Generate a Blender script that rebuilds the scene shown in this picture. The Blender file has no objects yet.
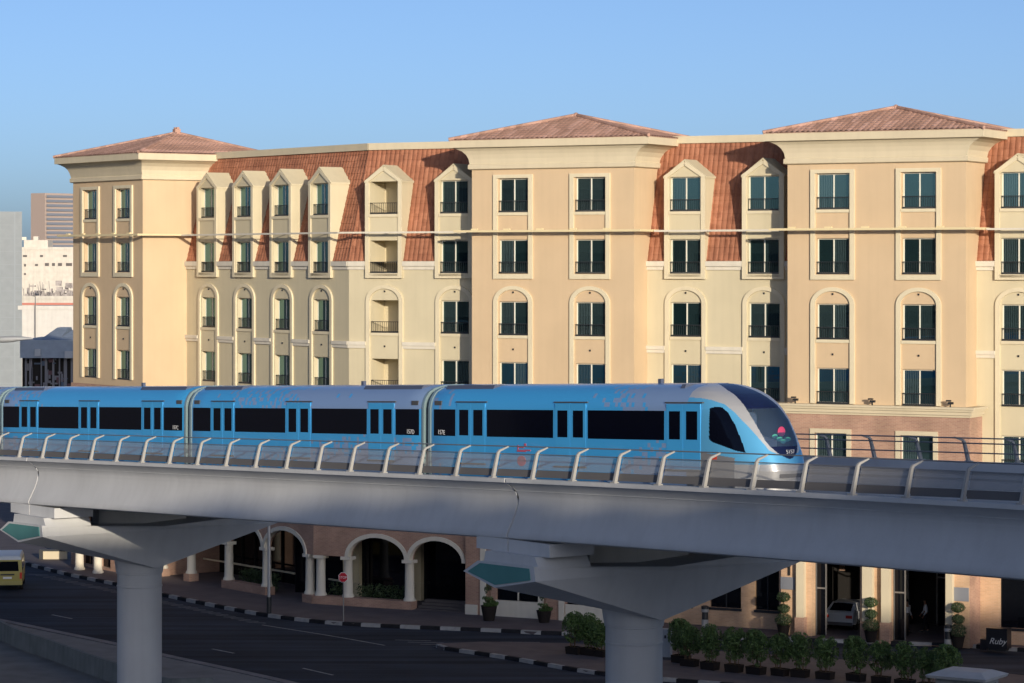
import bpy, bmesh, math, random
from mathutils import Vector, Matrix
from mathutils.geometry import tessellate_polygon
random.seed(7)
R = math.radians
SC = bpy.context.scene
COL = SC.collection
EYE = 19.8; FPX = 2900.0; YH = 263.0

# ------------------------------------------------------------------ materials
def mat(name, col, rough=0.7, metal=0.0, var=0.0, vscale=1.5, bump=0.0, bscale=20, spec=0.5, streak=0.0):
    m = bpy.data.materials.new(name); m.use_nodes = True
    nt = m.node_tree; b = nt.nodes['Principled BSDF']
    b.inputs['Base Color'].default_value = (*col, 1); b.inputs['Roughness'].default_value = rough
    b.inputs['Metallic'].default_value = metal; b.inputs['Specular IOR Level'].default_value = spec if rough < 0.6 else 0.12
    tc = None
    if var or bump or streak:
        tc = nt.nodes.new('ShaderNodeTexCoord')
    last = None
    if var:
        n = nt.nodes.new('ShaderNodeTexNoise'); n.inputs['Scale'].default_value = vscale; n.inputs['Detail'].default_value = 6
        nt.links.new(tc.outputs['Object'], n.inputs['Vector'])
        r = nt.nodes.new('ShaderNodeMapRange'); r.inputs[1].default_value = 0.3; r.inputs[2].default_value = 0.7
        r.inputs[3].default_value = 1 - var; r.inputs[4].default_value = 1 + var
        nt.links.new(n.outputs['Fac'], r.inputs[0])
        mx = nt.nodes.new('ShaderNodeMix'); mx.data_type = 'RGBA'; mx.blend_type = 'MULTIPLY'; mx.inputs[0].default_value = 1
        mx.inputs[6].default_value = (*col, 1); nt.links.new(r.outputs[0], mx.inputs[7])
        last = mx.outputs[2]
    if streak:
        mp = nt.nodes.new('ShaderNodeMapping'); mp.inputs['Scale'].default_value = (2.2, 2.2, 0.12)
        nt.links.new(tc.outputs['Object'], mp.inputs['Vector'])
        n = nt.nodes.new('ShaderNodeTexNoise'); n.inputs['Scale'].default_value = 1.3; n.inputs['Detail'].default_value = 5
        nt.links.new(mp.outputs[0], n.inputs['Vector'])
        r = nt.nodes.new('ShaderNodeMapRange'); r.inputs[1].default_value = 0.45; r.inputs[2].default_value = 0.75
        r.inputs[3].default_value = 1; r.inputs[4].default_value = 1 - streak
        nt.links.new(n.outputs['Fac'], r.inputs[0])
        mx = nt.nodes.new('ShaderNodeMix'); mx.data_type = 'RGBA'; mx.blend_type = 'MULTIPLY'; mx.inputs[0].default_value = 1
        if last: nt.links.new(last, mx.inputs[6])
        else: mx.inputs[6].default_value = (*col, 1)
        nt.links.new(r.outputs[0], mx.inputs[7]); last = mx.outputs[2]
    if last: nt.links.new(last, b.inputs['Base Color'])
    if bump:
        n = nt.nodes.new('ShaderNodeTexNoise'); n.inputs['Scale'].default_value = bscale; n.inputs['Detail'].default_value = 4
        nt.links.new(tc.outputs['Object'], n.inputs['Vector'])
        bp = nt.nodes.new('ShaderNodeBump'); bp.inputs['Strength'].default_value = bump; bp.inputs['Distance'].default_value = 0.03
        nt.links.new(n.outputs['Fac'], bp.inputs['Height']); nt.links.new(bp.outputs[0], b.inputs['Normal'])
    return m

def brick_mat(name, c1, c2, mortar, w=0.25, h=0.075):
    m = bpy.data.materials.new(name); m.use_nodes = True
    nt = m.node_tree; b = nt.nodes['Principled BSDF']; b.inputs['Roughness'].default_value = 0.85
    tc = nt.nodes.new('ShaderNodeTexCoord'); sp = nt.nodes.new('ShaderNodeSeparateXYZ'); cb = nt.nodes.new('ShaderNodeCombineXYZ')
    ad = nt.nodes.new('ShaderNodeMath'); ad.operation = 'ADD'
    nt.links.new(tc.outputs['Object'], sp.inputs[0]); nt.links.new(sp.outputs[0], ad.inputs[0]); nt.links.new(sp.outputs[1], ad.inputs[1])
    nt.links.new(ad.outputs[0], cb.inputs[0]); nt.links.new(sp.outputs[2], cb.inputs[1])
    t = nt.nodes.new('ShaderNodeTexBrick'); t.inputs['Scale'].default_value = 1
    t.inputs['Brick Width'].default_value = w; t.inputs['Row Height'].default_value = h; t.inputs['Mortar Size'].default_value = 0.008
    t.inputs['Color1'].default_value = (*c1, 1); t.inputs['Color2'].default_value = (*c2, 1); t.inputs['Mortar'].default_value = (*mortar, 1)
    nt.links.new(cb.outputs[0], t.inputs['Vector'])
    n = nt.nodes.new('ShaderNodeTexNoise'); n.inputs['Scale'].default_value = 0.8; n.inputs['Detail'].default_value = 5
    nt.links.new(tc.outputs['Object'], n.inputs['Vector'])
    r = nt.nodes.new('ShaderNodeMapRange'); r.inputs[1].default_value = 0.3; r.inputs[2].default_value = 0.7; r.inputs[3].default_value = 0.82; r.inputs[4].default_value = 1.15
    nt.links.new(n.outputs['Fac'], r.inputs[0])
    mx = nt.nodes.new('ShaderNodeMix'); mx.data_type = 'RGBA'; mx.blend_type = 'MULTIPLY'; mx.inputs[0].default_value = 1
    nt.links.new(t.outputs['Color'], mx.inputs[6]); nt.links.new(r.outputs[0], mx.inputs[7]); nt.links.new(mx.outputs[2], b.inputs['Base Color'])
    return m

def asphalt_mat():
    # worn asphalt: wheel tracks and patches run along the road
    m = mat('asphalt', (0.029, 0.038, 0.056), 0.85, var=0.18, vscale=0.25, bump=0.3, bscale=60); nt = m.node_tree; b = nt.nodes['Principled BSDF']
    src = b.inputs['Base Color'].links[0].from_socket
    tc = nt.nodes.new('ShaderNodeTexCoord'); mp = nt.nodes.new('ShaderNodeMapping'); mp.inputs['Rotation'].default_value = (0, 0, R(46)); mp.inputs['Scale'].default_value = (0.03, 0.75, 1)
    nt.links.new(tc.outputs['Object'], mp.inputs['Vector'])
    n = nt.nodes.new('ShaderNodeTexNoise'); n.inputs['Scale'].default_value = 1.0; n.inputs['Detail'].default_value = 5; n.inputs['Roughness'].default_value = 0.6
    nt.links.new(mp.outputs[0], n.inputs['Vector'])
    r = nt.nodes.new('ShaderNodeMapRange'); r.inputs[1].default_value = 0.35; r.inputs[2].default_value = 0.68; r.inputs[3].default_value = 0.6; r.inputs[4].default_value = 1.55
    nt.links.new(n.outputs['Fac'], r.inputs[0])
    mx = nt.nodes.new('ShaderNodeMix'); mx.data_type = 'RGBA'; mx.blend_type = 'MULTIPLY'; mx.inputs[0].default_value = 1
    nt.links.new(src, mx.inputs[6]); nt.links.new(r.outputs[0], mx.inputs[7]); nt.links.new(mx.outputs[2], b.inputs['Base Color'])
    return m

def tile_mat(name, c1, c2, c3):
    # clay tiles: every tile has its own tone
    m = bpy.data.materials.new(name); m.use_nodes = True
    nt = m.node_tree; b = nt.nodes['Principled BSDF']; b.inputs['Roughness'].default_value = 0.8
    tc = nt.nodes.new('ShaderNodeTexCoord'); mp = nt.nodes.new('ShaderNodeMapping'); mp.inputs['Scale'].default_value = (1/0.3, 0.01, 1/0.38)
    nt.links.new(tc.outputs['Object'], mp.inputs['Vector'])
    v = nt.nodes.new('ShaderNodeTexVoronoi'); v.inputs['Scale'].default_value = 1.0; v.inputs['Randomness'].default_value = 0.3
    nt.links.new(mp.outputs[0], v.inputs['Vector'])
    sp = nt.nodes.new('ShaderNodeSeparateColor'); nt.links.new(v.outputs['Color'], sp.inputs[0])
    cr = nt.nodes.new('ShaderNodeValToRGB'); e = cr.color_ramp.elements
    e[0].position = 0.0; e[0].color = (*c1, 1); e[1].position = 1.0; e[1].color = (*c3, 1); k = e.new(0.5); k.color = (*c2, 1)
    nt.links.new(sp.outputs[0], cr.inputs[0])
    n = nt.nodes.new('ShaderNodeTexNoise'); n.inputs['Scale'].default_value = 0.6; n.inputs['Detail'].default_value = 5
    nt.links.new(tc.outputs['Object'], n.inputs['Vector'])
    r = nt.nodes.new('ShaderNodeMapRange'); r.inputs[1].default_value = 0.3; r.inputs[2].default_value = 0.7; r.inputs[3].default_value = 0.82; r.inputs[4].default_value = 1.15
    nt.links.new(n.outputs['Fac'], r.inputs[0])
    mx = nt.nodes.new('ShaderNodeMix'); mx.data_type = 'RGBA'; mx.blend_type = 'MULTIPLY'; mx.inputs[0].default_value = 1
    nt.links.new(cr.outputs[0], mx.inputs[6]); nt.links.new(r.outputs[0], mx.inputs[7]); nt.links.new(mx.outputs[2], b.inputs['Base Color'])
    return m

def glass_mat(name, dark, tint, fac, rough=0.03, curtain=0.0):
    # solar-control glazing: dark body behind a tinted mirror coat
    m = bpy.data.materials.new(name); m.use_nodes = True
    nt = m.node_tree; b = nt.nodes['Principled BSDF']; out = nt.nodes['Material Output']
    b.inputs['Base Color'].default_value = (*dark, 1); b.inputs['Roughness'].default_value = 0.06; b.inputs['Specular IOR Level'].default_value = 0.1
    if curtain:
        tc = nt.nodes.new('ShaderNodeTexCoord'); w = nt.nodes.new('ShaderNodeTexWave'); w.inputs['Scale'].default_value = 3.2
        w.inputs['Distortion'].default_value = 1.5; w.bands_direction = 'X'
        nt.links.new(tc.outputs['Object'], w.inputs['Vector'])
        oi = nt.nodes.new('ShaderNodeObjectInfo')
        r = nt.nodes.new('ShaderNodeMix'); r.data_type = 'RGBA'
        r.inputs[6].default_value = (*dark, 1); r.inputs[7].default_value = (*[min(1, d * 3 + 0.06) for d in dark], 1)
        mu = nt.nodes.new('ShaderNodeMath'); mu.operation = 'MULTIPLY'
        nt.links.new(w.outputs['Fac'], mu.inputs[0]); nt.links.new(oi.outputs['Random'], mu.inputs[1])
        nt.links.new(mu.outputs[0], r.inputs[0]); nt.links.new(r.outputs[2], b.inputs['Base Color'])
    g = nt.nodes.new('ShaderNodeBsdfGlossy'); g.inputs['Color'].default_value = (*tint, 1); g.inputs['Roughness'].default_value = rough
    mx = nt.nodes.new('ShaderNodeMixShader'); mx.inputs[0].default_value = fac
    nt.links.new(b.outputs[0], mx.inputs[1]); nt.links.new(g.outputs[0], mx.inputs[2]); nt.links.new(mx.outputs[0], out.inputs['Surface'])
    return m

M_TOWER = mat('peach_stucco', (0.61, 0.46, 0.298), 0.9, var=0.04, vscale=0.5, bump=0.15, bscale=30, streak=0.04)
M_MAIN = mat('cream_stucco', (0.60, 0.53, 0.37), 0.9, var=0.04, vscale=0.5, bump=0.15, bscale=30, streak=0.045)
M_TRIM = mat('trim_cream', (0.68, 0.60, 0.43), 0.85, var=0.04, vscale=0.8, streak=0.06)
M_WHITE = mat('white_moulding', (0.68, 0.63, 0.53), 0.8, var=0.04, streak=0.08)
M_CORN = mat('cornice_cream', (0.62, 0.54, 0.39), 0.85, var=0.04, vscale=0.6, streak=0.05)
M_PEACH = brick_mat('peach_brick', (0.60, 0.385, 0.235), (0.52, 0.33, 0.20), (0.58, 0.42, 0.29))
M_BRICK = brick_mat('pink_brick', (0.42, 0.25, 0.175), (0.34, 0.19, 0.14), (0.46, 0.34, 0.26))
M_TILE = tile_mat('mansard_tile', (0.28, 0.108, 0.058), (0.34, 0.135, 0.073), (0.39, 0.165, 0.093))
M_TILE2 = tile_mat('hip_tile', (0.34, 0.20, 0.15), (0.42, 0.25, 0.19), (0.50, 0.31, 0.25))
M_GLASS = glass_mat('solar_glass', (0.006, 0.018, 0.021), (0.34, 0.62, 0.64), 0.27, 0.015, curtain=1)
M_GDARK = glass_mat('dark_glass', (0.005, 0.006, 0.009), (0.5, 0.55, 0.6), 0.03, 0.03)
M_FRAME = mat('window_frame', (0.75, 0.72, 0.62), 0.5)
M_IRON = mat('black_iron', (0.02, 0.022, 0.025), 0.5)
M_CONC = mat('viaduct_concrete', (0.58, 0.585, 0.59), 0.85, var=0.06, vscale=0.35, bump=0.12, bscale=12, streak=0.06)
M_CONC2 = mat('cap_concrete', (0.56, 0.565, 0.57), 0.85, var=0.06, vscale=0.5, bump=0.1, bscale=12, streak=0.07)
M_TEAL = mat('teal_panel', (0.10, 0.26, 0.25), 0.6, var=0.08, vscale=1)
M_POST = mat('post_paint', (0.38, 0.37, 0.35), 0.5, metal=0.0)
M_RAILM = mat('handrail_metal', (0.30, 0.29, 0.28), 0.45, metal=0.6)
M_ASPH = asphalt_mat()
M_PAVE = brick_mat('paver', (0.125, 0.10, 0.103), (0.10, 0.083, 0.088), (0.06, 0.055, 0.058), 0.22, 0.11)
M_PLAZA = mat('plaza_slab', (0.27, 0.26, 0.25), 0.9, var=0.15, vscale=0.7, bump=0.2, bscale=40)
M_KW = mat('kerb_white', (0.34, 0.335, 0.33), 0.8, var=0.15, vscale=3)
M_KB = mat('kerb_black', (0.022, 0.022, 0.026), 0.8, var=.3, vscale=4)
M_LINE = mat('road_paint', (0.27, 0.28, 0.29), 0.8, var=0.3, vscale=4)
M_SAND = mat('sand_ground', (0.33, 0.28, 0.22), 0.95, var=0.15, vscale=0.1)
M_YEL = mat('rail_yellow', (0.70, 0.59, 0.36), 0.7)
M_DARK = mat('dark_interior', (0.025, 0.023, 0.022), 0.9)

def leaf_mat(name, c1, c2):
    m = bpy.data.materials.new(name); m.use_nodes = True
    nt = m.node_tree; b = nt.nodes['Principled BSDF']; b.inputs['Roughness'].default_value = 0.55
    g = nt.nodes.new('ShaderNodeNewGeometry'); mx = nt.nodes.new('ShaderNodeMix'); mx.data_type = 'RGBA'
    mx.inputs[6].default_value = (*c1, 1); mx.inputs[7].default_value = (*c2, 1)
    nt.links.new(g.outputs['Random Per Island'], mx.inputs[0]); nt.links.new(mx.outputs[2], b.inputs['Base Color'])
    b.inputs['Transmission Weight'].default_value = 0.0
    return m
M_LEAF = leaf_mat('leaf_green', (0.038, 0.08, 0.02), (0.10, 0.17, 0.045))
M_LEAF2 = leaf_mat('leaf_dark', (0.022, 0.045, 0.016), (0.055, 0.09, 0.03))
M_STEM = mat('bark', (0.12, 0.085, 0.055), 0.9)
M_POT = mat('dark_pot', (0.022, 0.018, 0.017), 0.6)

# ------------------------------------------------------------------ mesh builder
class MB:
    def __init__(s): s.v = []; s.f = []; s.m = []
    def face(s, pts, mi=0):
        i = len(s.v); s.v += [tuple(p) for p in pts]; s.f.append(tuple(range(i, i + len(pts)))); s.m.append(mi)
    def box(s, x0, x1, y0, y1, z0, z1, mi=0):
        i = len(s.v)
        s.v += [(x0, y0, z0), (x1, y0, z0), (x1, y1, z0), (x0, y1, z0), (x0, y0, z1), (x1, y0, z1), (x1, y1, z1), (x0, y1, z1)]
        for q in ((0, 3, 2, 1), (4, 5, 6, 7), (0, 1, 5, 4), (1, 2, 6, 5), (2, 3, 7, 6), (3, 0, 4, 7)):
            s.f.append(tuple(i + k for k in q)); s.m.append(mi)
    def loft(s, rings, cap0=True, cap1=True, closed=True, mi=0):
        i = len(s.v); n = len(rings[0])
        for r in rings: s.v += [tuple(p) for p in r]
        for k in range(len(rings) - 1):
            for j in range(n if closed else n - 1):
                a = i + k * n + j; b = i + k * n + (j + 1) % n
                s.f.append((a, b, b + n, a + n)); s.m.append(mi)
        if cap0: s.f.append(tuple(i + j for j in reversed(range(n)))); s.m.append(mi)
        if cap1: s.f.append(tuple(i + (len(rings) - 1) * n + j for j in range(n))); s.m.append(mi)
    def cyl(s, x, y, z0, z1, r0, r1=None, n=20, mi=0):
        r1 = r0 if r1 is None else r1
        s.loft([[(x + r * math.cos(2 * math.pi * k / n), y + r * math.sin(2 * math.pi * k / n), z) for k in range(n)] for r, z in ((r0, z0), (r1, z1))], mi=mi)
    def lathe(s, x, y, prof, n=20, mi=0):
        s.loft([[(x + r * math.cos(2 * math.pi * k / n), y + r * math.sin(2 * math.pi * k / n), z) for k in range(n)] for r, z in prof], mi=mi)
    def tube(s, pts, r, n=6, mi=0):
        pts = [Vector(p) for p in pts]; rings = []
        for k, p in enumerate(pts):
            d = (pts[min(k + 1, len(pts) - 1)] - pts[max(k - 1, 0)]).normalized()
            u = d.orthogonal().normalized() if abs(d.z) > 0.95 else d.cross(Vector((0, 0, 1))).normalized()
            w = d.cross(u)
            rr = r[k] if isinstance(r, (list, tuple)) else r
            rings.append([p + rr * (u * math.cos(2 * math.pi * j / n) + w * math.sin(2 * math.pi * j / n)) for j in range(n)])
        s.loft(rings, mi=mi)
    def bar(s, p, q, w, h, mi=0):
        # rectangular bar between two points
        p = Vector(p); q = Vector(q); d = (q - p).normalized()
        u = Vector((1, 0, 0)) if abs(d.z) > 0.95 else d.cross(Vector((0, 0, 1))).normalized()
        t = d.cross(u).normalized()
        s.loft([[c + u * a * w / 2 + t * b * h / 2 for a, b in ((-1, -1), (1, -1), (1, 1), (-1, 1))] for c in (p, q)], mi=mi)
    def mesh(s, name, mats, smooth=False, merge=True, fixn=True):
        me = bpy.data.meshes.new(name); me.from_pydata(s.v, [], s.f)
        for m in mats: me.materials.append(m)
        me.polygons.foreach_set('material_index', s.m)
        if merge or fixn:
            bm = bmesh.new(); bm.from_mesh(me)
            if merge: bmesh.ops.remove_doubles(bm, verts=bm.verts, dist=1e-5)
            if fixn: bmesh.ops.recalc_face_normals(bm, faces=bm.faces)
            bm.to_mesh(me); bm.free()
        if smooth:
            me.polygons.foreach_set('use_smooth', [True] * len(me.polygons))
            try: me.set_sharp_from_angle(angle=R(smooth if smooth is not True else 40))
            except Exception: pass
        me.update(); return me

def tag(o, label=None, cat=None, group=None, kind=None):
    if label: o['label'] = label
    if cat: o['category'] = cat
    if group: o['group'] = group
    if kind: o['kind'] = kind
    return o
def empty(name, loc, label, cat, group=None, rz=0):
    o = bpy.data.objects.new(name, None); COL.objects.link(o); o.location = loc; o.rotation_euler = (0, 0, rz); o.empty_display_size = 0.3
    return tag(o, label, cat, group)
def obj(name, me, parent=None, loc=(0, 0, 0), rz=0):
    o = bpy.data.objects.new(name, me); COL.objects.link(o); o.location = loc; o.rotation_euler = (0, 0, rz)
    if parent: o.parent = parent
    return o
def copy_tree(o, parent=None):
    c = o.copy(); COL.objects.link(c); c.parent = parent
    for ch in o.children: copy_tree(ch, c)
    return c

# ------------------------------------------------------------------ facade frames: (a along to the right, o outwards, h up)
class Frame:
    def __init__(s, O, d):
        l = math.hypot(*d); s.O = O; s.m = (d[0] / l, d[1] / l); s.n = (s.m[1], -s.m[0])
        s.rz = math.atan2(s.m[1], s.m[0])
    def w(s, a, o=0, h=0): return Vector((s.O[0] + a * s.m[0] + o * s.n[0], s.O[1] + a * s.m[1] + o * s.n[1], h))
    def a(s, x, o=0):       # where the sight line of picture column x meets the plane o
        k = (x - 512) / FPX
        return (k * (s.O[1] + o * s.n[1]) - s.O[0] - o * s.n[0]) / (s.m[0] - k * s.m[1])
    def h(s, x, y, o=0): return EYE - (y - YH) * s.w(s.a(x, o), o).y / FPX
MF = Frame((2.15, 160.2), (16.84, -8.9))
WK = 0.985
WF = Frame((-11.19 * WK, 173 * WK), (2112, -2900))
TF = Frame((-0.225, 93.4), (0.5884, -0.8086))
def ground_pt(x, y, h=0):
    z = FPX * (EYE - h) / (y - YH); return ((x - 512) * z / FPX, z)

# ================================================================== HOTEL
HOTEL = empty('hotel', MF.w(5, -6, 0), 'long cream and peach hotel with red tiled roofs behind the train', 'hotel')
def hpart(name, mb, mats, F, smooth=False, parent=None, merge=True):
    me = mb.mesh(name, mats, smooth, merge)
    return obj(name, me, HOTEL, Vector((*F.O, 0)) - HOTEL.location, F.rz)
# inside facade meshes: x = a, y = -o, z = h
def wall_holes(mb, a0, a1, h0, h1, o, holes, depth=0.25, mi=0, rmi=0, recess=None):
    xs = sorted({a0, a1, *[q for hh in holes for q in hh[:2]]}); zs = sorted({h0, h1, *[q for hh in holes for q in hh[2:4]]})
    xs = [x for x in xs if a0 <= x <= a1]; zs = [z for z in zs if h0 <= z <= h1]
    for i in range(len(xs) - 1):
        for j in range(len(zs) - 1):
            cx = (xs[i] + xs[i + 1]) / 2; cz = (zs[j] + zs[j + 1]) / 2
            if any(hh[0] < cx < hh[1] and hh[2] < cz < hh[3] for hh in holes): continue
            mb.face([(xs[i], -o, zs[j]), (xs[i + 1], -o, zs[j]), (xs[i + 1], -o, zs[j + 1]), (xs[i], -o, zs[j + 1])], mi)
    for hh in holes:
        if hh[3] <= h0 or hh[2] >= h1: continue
        reveal(mb, *hh[:4], o, hh[4] if len(hh) > 4 else depth, rmi)
def reveal(mb, x0, x1, z0, z1, o, d, mi=0):
    y0, y1 = -o, -o + d
    mb.face([(x0, y0, z0), (x0, y1, z0), (x0, y1, z1), (x0, y0, z1)], mi); mb.face([(x1, y0, z0), (x1, y0, z1), (x1, y1, z1), (x1, y1, z0)], mi)
    mb.face([(x0, y0, z0), (x1, y0, z0), (x1, y1, z0), (x0, y1, z0)], mi); mb.face([(x0, y0, z1), (x0, y1, z1), (x1, y1, z1), (x1, y0, z1)], mi)

WW, WH = 1.8, 1.88           # window width and height
ROW = [22.62, 19.22, 15.78, 12.40, 9.0]   # sill heights of the storeys, top down
def window_meshes(w, h, rail=True):
    fr = MB(); t = 0.06
    fr.box(-w / 2, w / 2, 0, 0.07, 0, t + 0.03); fr.box(-w / 2, w / 2, 0, 0.07, h - t, h)
    for x0, x1 in ((-w / 2, -w / 2 + t), (w / 2 - t, w / 2), (-t / 2 - .005, t / 2 + .005)): fr.box(x0, x1, 0, 0.07, t + 0.03, h - t)
    gl = MB(); g0, g1 = -w / 2 + t, -t / 2 - .005
    gl.box(g0, g1, 0.03, 0.05, t + 0.03, h - t)
    rl = MB(); y = -0.20
    for z in (0.06, 0.62):
        rl.box(-w / 2 + 0.02, w / 2 - 0.02, y - 0.02, y + 0.02, z, z + 0.035)
        for x in (-w / 2 + 0.02, w / 2 - 0.055): rl.box(x, x + 0.035, y + 0.02, 0.0, z, z + 0.035)
    n = 15
    for k in range(n):
        x = -w / 2 + 0.04 + (w - 0.08) * k / (n - 1)
        rl.box(x - 0.009, x + 0.009, y - 0.009, y + 0.009, 0.095, 0.62)
    rl.box(-w / 2 + 0.02, w / 2 - 0.02, y - 0.03, -0.002, 0.0, 0.055)
    return fr.mesh('window', [M_FRAME]), gl.mesh('glass_pane', [M_GLASS]), rl.mesh('balcony_rail', [M_IRON])
WM = window_meshes(WW, WH)
WM_W = (WM[0], WM[1], WM[2])
_wproto = None
def place_window(F, a, o, h, rail=True, meshes=WM, w=WW, glass=None):
    r = obj('window', meshes[0], HOTEL, F.w(a, o, h) - HOTEL.location, F.rz)
    obj('glass_pane', meshes[1], r)
    g = obj('glass_pane', meshes[1], r, ((w / 2 - 0.06) + 0.035 - 0.0, 0, 0))
    g.location = (w / 2 - 0.06 + 0.035, 0, 0)
    if rail: obj('balcony_rail', meshes[2], r, (0, -0.26 + 0.2 if o is None else 0, 0))
    return r

REC = 0.26    # window recess behind the wall face
def arch_pts(c, rx, ry, zc, n=20): return [(c + rx * math.cos(math.pi * (1 - k / n)), zc + ry * math.sin(math.pi * (1 - k / n))) for k in range(n + 1)]
def arch_trim(mb, c, o, z0, zc, ri=0.98, ro=1.23, ryi=0.72, ryo=0.93, proud=0.11, mi=0):
    # raised band round an arched panel, open at the bottom
    inn = [(c - ri, z0)] + arch_pts(c, ri, ryi, zc) + [(c + ri, z0)]
    out = [(c - ro, z0)] + arch_pts(c, ro, ryo, zc) + [(c + ro, z0)]
    rings = []
    for (xi, zi), (xo, zo) in zip(inn, out):
        rings.append([(xo, -o + 0.01, zo), (xo, -o - proud, zo), (xi, -o - proud, zi), (xi, -o + 0.01, zi)])
    mb.loft(rings, mi=mi)
def rect_trim(mb, c, o, z0, z1, ri=0.98, ro=1.23, tb=0.27, tt=0.2, proud=0.11, mi=0):
    y0, y1 = -o - proud, -o + 0.01
    mb.box(c - ro, c - ri, y0, y1, z0, z1, mi); mb.box(c + ri, c + ro, y0, y1, z0, z1, mi)
    mb.box(c - ri, c + ri, y0, y1, z0, z0 + tb, mi); mb.box(c - ri, c + ri, y0, y1, z1 - tt, z1, mi)
def sill(mb, c, o, z, mi=0):
    mb.box(c - WW / 2 - 0.05, c + WW / 2 + 0.05, -o - 0.07, -o + 0.0, z - 0.17, z - 0.002, mi)

# ---- tiled surfaces with real corrugation
def tiled(mb, A, B, A2, B2, nrm, pitch=0.30, course=0.38, amp=0.045, step=0.03, skip=()):
    """Quad (or triangle) of barrel tiles: A-B the lower edge, A2-B2 the upper, columns run parallel to the slope."""
    A, B, A2, B2, nrm = map(Vector, (A, B, A2, B2, nrm))
    L = (B - A).length; e = (B - A).normalized()
    s0 = (A2 - A); up = (s0 - e * s0.dot(e)); H = up.length; up.normalize()
    xl1 = (A2 - A).dot(e); xr1 = (B2 - A).dot(e)
    ncol = max(2, int(L / pitch)) * 4
    us = [L * k / ncol for k in range(ncol + 1)]
    def top(u):
        t = H
        if xl1 > 1e-6 and u < xl1: t = min(t, H * u / xl1)
        if xr1 < L - 1e-6 and u > xr1: t = min(t, H * (L - u) / (L - xr1))
        return max(t, 0.0)
    vs = []
    nrow = int(math.ceil(H / course))
    for r in range(nrow):
        vs += [(r * course, step), (min(H, (r + 1) * course) - 1e-4, 0.0)]
    base = len(mb.v); W_ = len(us)
    for v, st in vs:
        for k, u in enumerate(us):
            vv = min(v, top(u)); prof = (0, 0.75, 1, 0.75)[k % 4]
            mb.v.append(tuple(A + e * u + up * vv + nrm * (amp * prof + st)))
    for j in range(len(vs) - 1):
        for k in range(W_ - 1):
            if vs[j][0] >= top(us[k]) and vs[j][0] >= top(us[k + 1]): continue
            if skip:
                q = A + e * ((us[k] + us[k + 1]) / 2) + up * vs[j][0]
                if q.z < 24.4 and any(abs(q.x - c) < 1.16 for c in skip): continue
            a = base + j * W_ + k
            mb.f.append((a, a + 1, a + 1 + W_, a + W_)); mb.m.append(0)

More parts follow.
